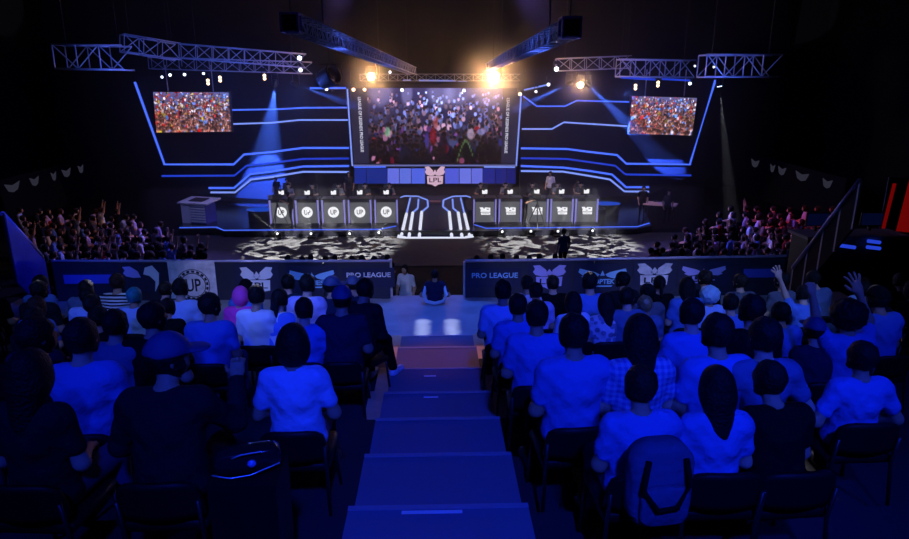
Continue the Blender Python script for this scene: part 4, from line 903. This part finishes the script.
# head px, row, proto, top, hair, scale, label
HP = [
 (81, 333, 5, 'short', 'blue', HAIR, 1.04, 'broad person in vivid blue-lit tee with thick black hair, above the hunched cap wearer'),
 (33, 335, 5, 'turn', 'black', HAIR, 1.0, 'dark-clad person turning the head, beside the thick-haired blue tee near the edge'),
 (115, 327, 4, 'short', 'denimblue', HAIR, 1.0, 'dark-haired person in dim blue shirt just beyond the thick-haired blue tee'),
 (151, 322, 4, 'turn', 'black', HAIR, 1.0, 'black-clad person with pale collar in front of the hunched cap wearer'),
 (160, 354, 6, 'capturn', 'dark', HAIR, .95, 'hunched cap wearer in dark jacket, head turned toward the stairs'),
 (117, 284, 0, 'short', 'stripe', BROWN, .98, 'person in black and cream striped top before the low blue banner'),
 (134, 298, 1, 'short', 'pale', mat('hair_lit_teal', (.02, .22, .26), .4, bump=.3), 1.0, 'person with teal-lit hair and pale cyan top, next to the striped top'),  # teal light from above put into the hair colour
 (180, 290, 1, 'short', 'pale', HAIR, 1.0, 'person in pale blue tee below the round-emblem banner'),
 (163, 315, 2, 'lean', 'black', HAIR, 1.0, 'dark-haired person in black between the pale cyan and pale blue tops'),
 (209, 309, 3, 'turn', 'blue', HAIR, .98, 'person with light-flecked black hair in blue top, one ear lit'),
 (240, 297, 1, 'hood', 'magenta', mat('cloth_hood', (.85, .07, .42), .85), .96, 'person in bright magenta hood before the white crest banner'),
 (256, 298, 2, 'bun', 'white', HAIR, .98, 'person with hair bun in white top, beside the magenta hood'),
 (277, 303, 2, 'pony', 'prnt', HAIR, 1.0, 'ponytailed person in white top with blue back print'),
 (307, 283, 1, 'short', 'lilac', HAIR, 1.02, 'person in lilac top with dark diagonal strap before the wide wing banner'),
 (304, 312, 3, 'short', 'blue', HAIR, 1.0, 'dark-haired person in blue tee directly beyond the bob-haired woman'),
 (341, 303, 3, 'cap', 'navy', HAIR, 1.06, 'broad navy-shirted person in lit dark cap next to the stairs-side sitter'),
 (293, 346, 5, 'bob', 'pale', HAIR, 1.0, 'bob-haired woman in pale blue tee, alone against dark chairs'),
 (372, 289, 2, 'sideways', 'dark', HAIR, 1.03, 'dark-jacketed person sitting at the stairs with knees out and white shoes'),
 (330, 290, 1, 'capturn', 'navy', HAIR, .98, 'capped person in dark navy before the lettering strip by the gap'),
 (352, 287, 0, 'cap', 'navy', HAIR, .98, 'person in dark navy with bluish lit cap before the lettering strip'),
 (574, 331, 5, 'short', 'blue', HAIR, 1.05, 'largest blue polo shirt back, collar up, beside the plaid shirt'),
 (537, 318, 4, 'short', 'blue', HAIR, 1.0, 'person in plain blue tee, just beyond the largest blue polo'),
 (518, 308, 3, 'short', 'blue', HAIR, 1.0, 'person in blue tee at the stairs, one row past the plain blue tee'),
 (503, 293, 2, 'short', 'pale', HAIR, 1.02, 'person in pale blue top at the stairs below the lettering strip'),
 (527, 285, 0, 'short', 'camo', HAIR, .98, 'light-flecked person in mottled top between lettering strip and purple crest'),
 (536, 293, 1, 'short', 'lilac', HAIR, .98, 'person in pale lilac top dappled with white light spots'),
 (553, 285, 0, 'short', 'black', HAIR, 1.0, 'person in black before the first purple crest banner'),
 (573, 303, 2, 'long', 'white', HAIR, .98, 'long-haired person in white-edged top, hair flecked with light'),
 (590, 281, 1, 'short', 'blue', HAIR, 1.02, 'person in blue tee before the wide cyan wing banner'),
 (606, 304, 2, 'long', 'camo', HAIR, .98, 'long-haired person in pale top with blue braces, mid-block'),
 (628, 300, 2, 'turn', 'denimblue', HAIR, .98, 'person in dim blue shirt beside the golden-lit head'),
 (645, 308, 2, 'short', 'denimblue', mat('hair_lit_gold', (.22, .15, .07), .4, bump=.4), .98, 'person whose dark hair is lit golden, mid-block'),  # golden light glint put into the colour of dark hair
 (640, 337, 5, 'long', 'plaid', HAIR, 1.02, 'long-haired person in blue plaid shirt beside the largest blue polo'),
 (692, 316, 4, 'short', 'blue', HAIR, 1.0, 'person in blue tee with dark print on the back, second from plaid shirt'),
 (687, 288, 1, 'long', 'blue', HAIR, 1.12, 'tall person with long dark hair and blue top before the light-flecked crest'),
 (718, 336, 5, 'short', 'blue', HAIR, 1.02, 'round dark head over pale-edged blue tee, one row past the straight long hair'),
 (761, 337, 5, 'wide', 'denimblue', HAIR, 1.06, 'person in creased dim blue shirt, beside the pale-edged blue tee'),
 (709, 306, 1, 'afro', 'pale', mat('hair_lit_cyan', (.42, .62, .72), .6, bump=.5), 1.0, 'person with big pale cyan-lit hair, hair glowing brightest of the block'),  # bright cyan light put into the hair colour
 (731, 305, 2, 'short', 'blue', HAIR, .98, 'person in blue beside the big cyan-lit hair'),
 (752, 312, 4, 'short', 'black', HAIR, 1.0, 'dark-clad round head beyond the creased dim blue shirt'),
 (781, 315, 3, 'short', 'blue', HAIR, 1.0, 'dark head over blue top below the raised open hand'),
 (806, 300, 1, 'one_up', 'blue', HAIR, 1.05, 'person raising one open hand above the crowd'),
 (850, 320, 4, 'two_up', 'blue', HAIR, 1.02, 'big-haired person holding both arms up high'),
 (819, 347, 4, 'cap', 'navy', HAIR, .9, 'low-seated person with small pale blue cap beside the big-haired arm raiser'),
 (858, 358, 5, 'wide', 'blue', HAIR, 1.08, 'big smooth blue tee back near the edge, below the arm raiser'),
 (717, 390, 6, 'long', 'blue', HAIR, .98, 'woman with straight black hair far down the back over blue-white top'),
 (641, 390, 6, 'short', 'blue', BROWN, 1.0, 'brown-black haired person in pale tee with dark neckline, grey pack behind'),
 (785, 395, 6, 'lean', 'black', HAIR, 1.0, 'all-black silhouette between the straight long hair and big smooth tee'),
]
NTH = lambda k: ORD[min(k, 19)]
people = []
for (px, py, row, pr, top, hair, s, lab) in HP:
    D = ROWS[row]; hz_ = P[pr]['headz']; s = max(.90, min(1.07, (PY(px, py, D).z-rowZ(D))/hz_)); x = 0.0
    for _ in range(4): x += (px-proj((x, D, rowZ(D)+hz_*s))[0])/proj((x, D, rowZ(D)+hz_*s))[2]**-1/F
    people.append(dict(x=x, row=row, pr=pr, top=top, hair=hair, s=s, lab=lab, px=px))
r_ = random.Random(4)
tops = ['black', 'navy', 'dark', 'blue', 'black', 'denimblue', 'grey', 'black', 'navy', 'pale', 'dark', 'dark']
desc = dict(black='black top', navy='navy top', dark='charcoal top', blue='blue tee', denimblue='dim-blue shirt', grey='grey top', pale='pale-blue tee', white='white tee')
hd = dict(short='short-haired person', lean='leaning person', turn='aside-looking person', turn2='sideways-looking person', long='long-haired person', bob='bob-haired person', pony='ponytailed person', cap='capped person', wide='broad person', bun='bun-haired person')
prs = ['short', 'lean', 'turn', 'turn2', 'short', 'long', 'bob', 'pony', 'cap', 'wide', 'short', 'bun']
for row, D in enumerate(ROWS):
    for sx in (-1, 1):
        x = 1.0 if row > 1 else .98
        while x < 8.0:
            X = sx*(x+r_.uniform(-.05, .05)); x += .60
            p = proj((X, D, rowZ(D)+1.15))
            if p is None or p[0] < -12 or p[0] > 922 or p[1] > 545: continue
            if any(q['row'] == row and abs(q['x']-X) < .50 for q in people): continue
            if row >= 6 and 140 < p[0] < 345 or row >= 7 and p[0] < 345: continue
            if row >= 7 and p[0] > 540 and p[0] < 780: continue
            if row in (0, 1) and sx < 0 and r_.random() < .12: continue
            # keep the clear backs of the named people unobstructed
            blk = False
            for q in people:
                if 'auto' in q or q['row'] >= row or q['row'] < row-2: continue
                z = rowZ(ROWS[q['row']])+.80*q['s']; t = proj((q['x'], ROWS[q['row']]-.1, z))
                hw = t and .23*F/t[2]
                hk = .11*F/p[2]
                if t and abs(t[0]-p[0]) < hw*.72+hk and p[1]-.15*F/p[2] < t[1]+.02*F/t[2] and q['top'] not in ('black', 'dark', 'navy'): blk = True
            if blk: continue
            top = r_.choice(tops); pr = r_.choice(prs)
            if row >= 5: top = r_.choice(['black', 'dark', 'black', 'navy'])
            people.append(dict(x=X, row=row, pr=pr, top=top, hair=HAIR if r_.random() < .85 else BROWN, s=r_.uniform(.93, 1.03), lab=None, auto=True, px=p[0]))
for row in range(len(ROWS)):
    for sx, side in ((-1, 'left of stairs'), (1, 'right of stairs')):
        g = sorted([q for q in people if q['row'] == row and q['x']*sx > 0], key=lambda q: abs(q['x']))
        for k, q in enumerate(g):
            D = ROWS[row]; z = rowZ(D)+.004; loc = Vector((q['x'], D, z))
            lab = q['lab'] or '%s in %s, %s out from stairs, %s row behind parapet, %s' % (hd[q['pr']], desc[q['top']], NTH(k), NTH(row), side)
            turn = r_.uniform(-.12, .12)+math.atan2(q['x'], 28)*.6
            if q['pr'] == 'sideways': turn = -.35; loc.x -= .16
            sh = SHOEW if q['pr'] == 'sideways' else SHOE
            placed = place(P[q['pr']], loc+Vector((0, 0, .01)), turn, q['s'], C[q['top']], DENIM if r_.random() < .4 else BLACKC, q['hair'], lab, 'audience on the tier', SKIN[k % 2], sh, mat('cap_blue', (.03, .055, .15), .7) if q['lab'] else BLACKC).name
            if q['px'] == 574:
                pm = MB().tube([(.066*math.cos(a), -.038+.062*math.sin(a), 1.045+.018*math.sin(a)) for a in np.linspace(-PI*1.25, PI*.25, 15)], .016, 8).build('collar', C['blue'], bpy.data.objects[placed], True)
            chair(loc, turn*.6 if q['pr'] != 'sideways' else -.6, 'black chair of the %s sitter out from stairs, %s row behind parapet, %s' % (NTH(k), NTH(row), side))
# steward sitting on the step in the gap of the parapet
p = PY(435, 296, YPAR-.15)
m = place(P['wide'], (p.x, p.y-.1, LANDZ-.46), 0, .86, cl('vest_navy', (.02, .025, .07)), BLACKC, HAIR, 'steward in dark vest seated in the gap between the two parapets', None, SKIN[1])
for sx in (-1, 1):
    pass
slab('landing_step', (-.74, YPAR+.15, 0), (.74, YPAR+1.1, LANDZ-.42), M_TIER); slab('landing_step', (-.74, YPAR+1.1, 0), (.74, YPAR+2.0, LANDZ-.84), M_TIER); slab('landing_step', (-.74, YPAR+2.0, 0), (.74, YPAR+2.9, LANDZ-1.26), M_TIER)
gw = MB().tube([(-.22, -.12, .95), (-.26, -.16, .75), (-.20, -.20, .60), (0, -.22, .55), (.20, -.20, .60), (.26, -.16, .75), (.22, -.12, .95)], [.03, .045, .05, .05, .05, .045, .03], 8)
o = gw.build('pale_trim', mat('vest_trim', (.6, .75, .85), .5), m, True)
# strap of the lilac-topped person, pack behind the brown-haired one
def hung(name, mb, m, loc, rz, label, cat): 
    o = bpy.data.objects.new(name, mb.mesh(name, m, True)); o.location = loc; o.rotation_euler = (0, 0, rz); COL.objects.link(o); return tag(o, label, cat)
q_ = [t for t in people if t['px'] == 307][0]; D = ROWS[1]
e = empty('shoulder_bag', (q_['x'], D, rowZ(D)+.01), 'dark shoulder bag with diagonal strap worn over the lilac top', 'bag', math.atan2(q_['x'], 28)*.6)
MB().tube([(-.15, -.06, 1.045), (-.09, -.20, .95), (.04, -.215, .82), (.17, -.17, .66), (.22, -.06, .58)], .016, 6).build('strap', BLACKC, e, True); MB().rbox((.27, .02, .52), (.08, .24, .2), .03).build('pouch', BLACKC, e)
q_ = [t for t in people if t['px'] == 641][0]; D = ROWS[6]; z = rowZ(D)
e = empty('backpack', (q_['x']+.03, D-.28, z+.70), 'grey-blue backpack with dark loop hung behind the pale tee with dark neckline', 'bag', .1)
PK = cl('pack', (.07, .09, .17))
MB().rbox((0, 0, .02), (.34, .16, .48), .12, seg=5).build('pack_body', PK, e, True); MB().rbox((0, -.095, -.06), (.26, .05, .22), .06).build('front_pocket', PK, e, True)
MB().tube([(-.10, -.09, .20), (-.13, -.12, .05), (-.05, -.14, -.06), (.05, -.14, -.05), (.12, -.12, .07), (.10, -.09, .20)], .016, 6).build('loop', BLACKC, e, True)
# glossy bag with thin shining piping, near the dark corner
p = PY(250, 447, 3.0); zc = rowZ(3.35)
e = empty('shiny_bag', (p.x, 2.95, p.z-.04), 'black glossy bag with thin shining piping below the bob-haired woman', 'bag', .25)
GL = mat('patent_black', (.012, .012, .015), .12); PIP = mat('shiny_piping', (.7, .7, .75), .2, .3)
MB().rbox((0, 0, .01), (.46, .16, .17), .07).build('bag_body', GL, e, True); e.scale = (.72,)*3
MB().tube([(-.24, -.11, -.02), (-.12, -.13, -.055), (.02, -.13, -.05), (.22, -.11, .0)], .005, 6).build('piping', PIP, e, True); MB().tube([(-.10, -.10, .08), (-.03, -.11, .105), (.10, -.11, .108)], .005, 6).build('piping', PIP, e, True)
MB().lathe([(0, 0), (.03, 0), (.028, .008), (0, .01)], Matrix.Translation((.03, -.115, .03)) @ Matrix.Rotation(PI/2, 4, 'X'), 14).build('badge', mat('badge_blue', (.2, .3, .7), .3), e, True)
st = MB().box((0, 0, (p.z-.105+rowZ(2.5))/2-rowZ(2.5)), (.34, .28, max(.02, p.z-.105-rowZ(2.5))))
tag(st.build('crate', M_CH), 'black box seat under the glossy bag with shining piping', 'box').location = (p.x, 2.95, rowZ(2.5))
MB_ = MB().tube([(-.12, .0, .0), (-.05, .05, -.02), (.05, .03, -.09), (.16, -.03, -.2)], .007, 6)
# ------------------------------------------------------------------ seats on the floor at both stage flanks
FCH = MB(); FCH.rbox((0, .03, .425), (.44, .42, .05), .02); FCH.rbox((0, -.22, .66), (.42, .04, .30), .03)
for sx in (-1, 1):
    for y in (.2, -.2): FCH.tube([(sx*.19, y, .40), (sx*.2, y*1.1, 0)], .013, 5)
FCHM = FCH.mesh('floor_chair', M_CH)
def far_seat(loc, rz, top, pr, hair, lab, clab, grp, s=1.0):
    o = bpy.data.objects.new('floor_chair', FCHM); o.location = loc; o.rotation_euler = (0, 0, rz); COL.objects.link(o); tag(o, clab, 'chair', grp.replace('people', 'chairs'))
    place(P[pr], Vector(loc)+Vector((0, 0, .01)), rz, s, C[top], BLACKC, hair, lab, grp, SKIN[1])
ftops = ['white', 'pale', 'lilac', 'grey', 'black', 'navy', 'blue', 'dark', 'white', 'lilac', 'black', 'grey', 'red']
fdesc = dict(white='white top', pale='pale-blue top', lilac='lilac top', grey='grey top', black='black top', navy='navy top', blue='blue top', dark='charcoal top', red='dark-red top')
fpr = ['far', 'far', 'far_lean', 'far_long', 'far_long', 'far_lean', 'far', 'far', 'far_lean', 'far_long', 'far', 'far_up']; fhd = dict(far='short-haired person', far_lean='leaning person', far_long='long-haired person', far_up='hands-up person')
def flank(rows, who, grp):
    for j, (y, xa, xb) in enumerate(rows):
        n = max(2, round(abs(xb-xa)/13.6))
        for i in range(n):
            px = xa+(xb-xa)*(i+.5)/n+r_.uniform(-2, 2); z = .035*j*j*.55
            H0 = CAMZ-(z+1.2); # head height below the camera
            p = PZ(px, y+r_.uniform(-1.2, 1.2), z+1.2)
            a = math.atan2(-(p.x-0), 33-p.y) ; a = -math.atan2(0-p.x, 34-p.y)
            top = r_.choice(ftops); pr = r_.choice(fpr)
            far_seat((p.x, p.y, z+.002), a+r_.uniform(-.15, .15), top, pr, HAIR if r_.random() < .75 else BROWN, '%s in %s, %s from stage, %s row of seats by %s' % (fhd[pr], fdesc[top], NTH(i), NTH(j), who), 'floor chair, %s from stage, %s row of seats by %s' % (NTH(i), NTH(j), who), grp)
            if j: pass
flank([(255, 212, 48), (247.5, 206, 40), (240, 190, 34), (232.5, 174, 26), (225, 160, 20), (218, 140, 16), (211.5, 122, 14)], 'console desk', 'people on the floor seats by the console desk')
flank([(252, 648, 790), (245, 652, 796), (238, 668, 806), (230.5, 684, 815), (223, 700, 824), (216, 712, 832), (209.5, 726, 838)], 'host table', 'people on the floor seats by the host table')
# heads just above the parapet rails
i = 0
for (xa, xb, who) in ((283, 392, 'beyond the rail by the strap wearer'), (470, 560, 'beyond the rail by the first purple crest')):
    n = 9 if xa < 400 else 7
    for k in range(n):
        px = xa+(xb-xa)*(k+.5)/n+r_.uniform(-3, 3); p = PZ(px, 258.8+r_.uniform(-1.2, 1.2)-(0 if xa < 400 else .6), 1.2)
        far_seat((p.x, p.y, .042 if p.y > APY else .002), r_.uniform(-.2, .2), 'black', r_.choice(['far', 'far_long', 'far']), HAIR, 'dark head %s, %s counted toward host table' % (who, NTH(k)), 'chair %s, %s counted toward host table' % (who, NTH(k)), 'people on the floor just '+who)
# ------------------------------------------------------------------ light
w = bpy.data.worlds.new('arena_dark'); scene.world = w; w.use_nodes = True; w.node_tree.nodes['Background'].inputs[0].default_value = (0, 0, 0.001, 1)
def light(kind, loc, energy, col, tgt=None, ang=40, blend=.5, size=.3, gobo=None, name='stage_light'):
    l = bpy.data.lights.new(name, kind); l.energy = energy; l.color = col
    if kind == 'SPOT': l.spot_size = math.radians(ang); l.spot_blend = blend
    l.shadow_soft_size = size
    o = bpy.data.objects.new(name, l); o.location = loc; COL.objects.link(o)
    if tgt is not None: o.rotation_euler = (Vector(tgt)-Vector(loc)).to_track_quat('-Z', 'Y').to_euler()
    if gobo:
        l.use_nodes = True; nt = l.node_tree; e = nt.nodes['Emission']
        tc = nt.nodes.new('ShaderNodeTexCoord'); sp = nt.nodes.new('ShaderNodeSeparateXYZ'); nt.links.new(tc.outputs['Normal'], sp.inputs[0])
        cb = nt.nodes.new('ShaderNodeCombineXYZ')
        for a in ('X', 'Y'):
            d = nt.nodes.new('ShaderNodeMath'); d.operation = 'DIVIDE'; nt.links.new(sp.outputs[a], d.inputs[0]); nt.links.new(sp.outputs['Z'], d.inputs[1]); nt.links.new(d.outputs[0], cb.inputs[a])
        if len(gobo) > 4:
            v = nt.nodes.new('ShaderNodeTexNoise'); v.inputs['Detail'].default_value = 1.5; v.inputs['Distortion'].default_value = 1.2
        else: v = nt.nodes.new('ShaderNodeTexVoronoi')
        v.inputs['Scale'].default_value = gobo[0]; nt.links.new(cb.outputs[0], v.inputs['Vector'])
        rp = nt.nodes.new('ShaderNodeValToRGB'); rp.color_ramp.elements[0].position = gobo[1]; rp.color_ramp.elements[0].color = ((gobo[3],)*3 if len(gobo) > 4 else (1, 1, 1))+(1,); rp.color_ramp.elements[1].position = gobo[2]; rp.color_ramp.elements[1].color = ((1, 1, 1) if len(gobo) > 4 else (gobo[3],)*3)+(1,)
        nt.links.new(v.outputs['Fac' if len(gobo) > 4 else 'Distance'], rp.inputs[0]); nt.links.new(rp.outputs['Color'], e.inputs['Strength'])
    return o
BLUE = (.010, .040, 1.0); MID = (.15, .28, 1.0); PALE = (.42, .5, 1.0)
# deep blue house wash from the rear trusses onto the backs of the audience and the stairs
light('SPOT', (.8, -5, 13.2), 6600, BLUE, (.5, 4.9, 3.8), 32, .9, .35, name='rear_wash')
light('SPOT', (5.5, -4, 13), 3000, BLUE, (3.4, 6.2, 3.6), 30, .9, .35, name='rear_wash')
light('SPOT', (-5.5, -4, 13), 3400, BLUE, (-3.2, 6.4, 3.6), 28, .9, .35, name='rear_wash')
# paler light over the front rows and the parapet
light('SPOT', (-3, -2, 14), 6500, MID, (-3.6, 11.9, 3.0), 27, .7, .3, (5, .30, .75, .35), name='front_row_wash')
light('SPOT', (3, -2, 14), 6500, MID, (3.6, 11.9, 3.0), 27, .7, .3, (5, .30, .75, .35), name='front_row_wash')
for x in (-4.1, -1.6, 2.0, 4.4): light('SPOT', (x*.8, -1, 9.5), 2000, (.52, .53, 1), (x, YPAR, 3.05), 9.5, .8, .1, name='parapet_spot')
# gobo sparkle from the stage trusses
light('SPOT', (-4, 26, 13), 40000, (.75, .75, 1), (-3.7, 9.2, 4), 14, .5, .05, (26, .14, .24, 0.0), name='gobo_spot')
light('SPOT', (4, 26, 13), 40000, (.8, .75, .9), (3.7, 9.2, 4), 14, .5, .05, (26, .14, .24, 0.0), name='gobo_spot')
# landing
light('SPOT', (0, 16, 14), 4200, (.035, .13, 1), (0, 11.4, LANDZ), 17, .6, .2, name='landing_spot')
for x in (-.25, .26):
    for y in (10.45, 10.7, 10.95, 11.2): light('SPOT', (x, 13.2, 12), 5000, (.62, .72, 1), (x*1.05, y, LANDZ), 2.3, 1, .03, name='landing_spot')
# warm graze on the top stairs
light('SPOT', (0, 22, 12), 3600, (1, .42, .34), (0, 8.8, 3.0), 7, .8, .2, name='stair_graze')
# gobo on the apron
light('SPOT', (-6, 23, 12.2), 62000, (1, .98, .96), (-5.2, 27.8, 0), 33, .4, .02, (18, .50, .60, 0.0, 'noise'), name='apron_gobo')
light('SPOT', (6.5, 23, 12.2), 58000, (1, .98, .96), (5.6, 27.8, 0), 33, .4, .02, (18, .50, .60, 0.0, 'noise'), name='apron_gobo')
# stage front light on the desks and people
light('SPOT', (-4.5, 18, 11), 800, (.75, .8, 1), (-4.6, 32.5, 1.6), 15, .6, .2, name='front_light'); light('SPOT', (4.5, 18, 11), 800, (.75, .8, 1), (4.6, 32.5, 1.6), 15, .6, .2, name='front_light')
light('SPOT', (-9, 25, 11), 900, (.45, .45, 1), (-11.6, 32, 1), 14, .6, .1, name='added_console_spot'); light('SPOT', (9, 26, 11), 900, (1, .72, .7), (10.6, 32.2, 1), 10, .6, .1, name='added_table_spot')  # unseen spots added to brighten the console and host table
light('SPOT', (3, 24, 11), 1300, (1, .95, .95), (5.6, 34.2, 1.9), 5, .6, .1, name='added_person_spot')  # unseen spot added to brighten the person in white
# flank seats
light('SPOT', (-3, 30, 12), 10000, (.24, .18, 1.0), (-10.5, 24.0, .8), 30, .9, .3, name='flank_wash'); light('SPOT', (3, 30, 12), 11000, (.28, .2, 1.0), (11.0, 25, .8), 33, .9, .3, name='flank_wash')
light('SPOT', (-7, 24, 12), 1300, (1, .45, .25), (-15, 27, 1), 30, .9, .3, name='flank_wash'); light('SPOT', (9, 22, 10), 2200, (1, .05, .08), (15.5, 26, 1), 24, .9, .3, name='flank_wash')
# fixtureless blue points added to tint the trusses
for x, y, z, e in ((-13, 28.3, 6.6, 190), (-9.5, 30, 6.4, 170), (-6.5, 31, 6.4, 150), (6.5, 31, 6.4, 150), (9, 30, 6.4, 170), (12, 28, 6.6, 190), (-2.6, 18, 7.2, 60), (2.8, 18, 7.2, 60), (-1.8, 26, 6.8, 60), (1.9, 26, 6.8, 50)):
    light('POINT', (x, y, z), e, (.07, .15, 1), size=.2, name='truss_glow')
light('SPOT', (0, 24, 7), 110, (1, .5, .42), (0, 38, 15), 60, .9, .5, name='roof_glow')
# unseen spot added to brighten the blue balustrade
light('SPOT', (-3, 6, 10), 2500, BLUE, (-8.0, 13.6, 3.3), 20, .8, .3, name='flank_wash')
for p, k in WL:
    light('POINT', p, 320*k, (1, .50, .20), size=.12, name='warm_lamp')
for p, d, ang, en, white in SPOTS:
    light('SPOT', p, 90000*en, (.8, .85, 1) if white else (.05, .15, 1.0), p+d, ang, .35, .03, name='beam_lamp')
for p, d in LAMPS:
    light('SPOT', p, 2600, (.9, .93, 1), p+d, 7, .3, .02, name='floor_beam')
# haze over the stage
hz = MB().box((-.5, 33.3, 5.9), (32, 8.3, 11.0)); m = bpy.data.materials.new('stage_haze'); m.use_nodes = True; nt = m.node_tree
for n_ in list(nt.nodes): nt.nodes.remove(n_)
o_ = nt.nodes.new('ShaderNodeOutputMaterial'); v_ = nt.nodes.new('ShaderNodeVolumeScatter'); v_.inputs['Density'].default_value = .010; v_.inputs['Anisotropy'].default_value = .35; nt.links.new(v_.outputs[0], o_.inputs['Volume'])
ml = m.copy(); ml.name = 'added_lip_haze'; [n_ for n_ in ml.node_tree.nodes if n_.type == 'VOLUME_SCATTER'][0].inputs['Density'].default_value = .05
tag(MB().box((-.5, 30.1, 1.25), (26, 1.7, 2.2)).build('haze', ml), 'added low haze along the stage lip for showing the floor lamp beams', 'haze', kind='stuff')  # extra haze box added so the floor beams show
tag(hz.build('haze', m), 'thin stage haze showing the lamp beams', 'haze', kind='stuff')
def puff(name, rad, dens):  # haze ball added around a lamp to imitate lens glare
    m2 = bpy.data.materials.new(name); m2.use_nodes = True; nt = m2.node_tree
    for n_ in list(nt.nodes): nt.nodes.remove(n_)
    o_ = nt.nodes.new('ShaderNodeOutputMaterial'); v_ = nt.nodes.new('ShaderNodeVolumeScatter'); v_.inputs['Anisotropy'].default_value = .3
    tc = nt.nodes.new('ShaderNodeTexCoord'); ln = nt.nodes.new('ShaderNodeVectorMath'); ln.operation = 'LENGTH'; nt.links.new(tc.outputs['Object'], ln.inputs[0])
    mr = nt.nodes.new('ShaderNodeMapRange'); mr.interpolation_type = 'SMOOTHSTEP'; mr.inputs['From Min'].default_value = 0; mr.inputs['From Max'].default_value = rad; mr.inputs['To Min'].default_value = dens; mr.inputs['To Max'].default_value = 0
    nt.links.new(ln.outputs['Value'], mr.inputs['Value']); nt.links.new(mr.outputs['Result'], v_.inputs['Density']); nt.links.new(v_.outputs[0], o_.inputs['Volume']); return m2
for (p, k), rad, lab in zip(WL, (1.7, 2.4, 1.3), ('added haze ball for warm glare around the lamp at the round-logo screen corner', 'added haze ball for warm glare around the largest glaring lamp', 'added haze ball for warm glare around the lamp by the block-logo side screen')):
    o = MB().lathe([(max(.001, rad*math.sin(a)), -rad*math.cos(a)) for a in np.linspace(0.001, PI-.001, 13)], Matrix.Identity(4), 24).build('haze', puff('added_glare_haze', rad, .2), None, True); o.location = p
    tag(o, lab, 'haze', kind='stuff')
scene.cycles.use_denoising = True
scene.cycles.max_bounces = 5; scene.cycles.diffuse_bounces = 2; scene.cycles.volume_bounces = 0; scene.cycles.sample_clamp_indirect = 4
scene.view_settings.view_transform = 'Standard'; scene.view_settings.look = 'None'; scene.view_settings.exposure = 0; scene.view_settings.gamma = 1
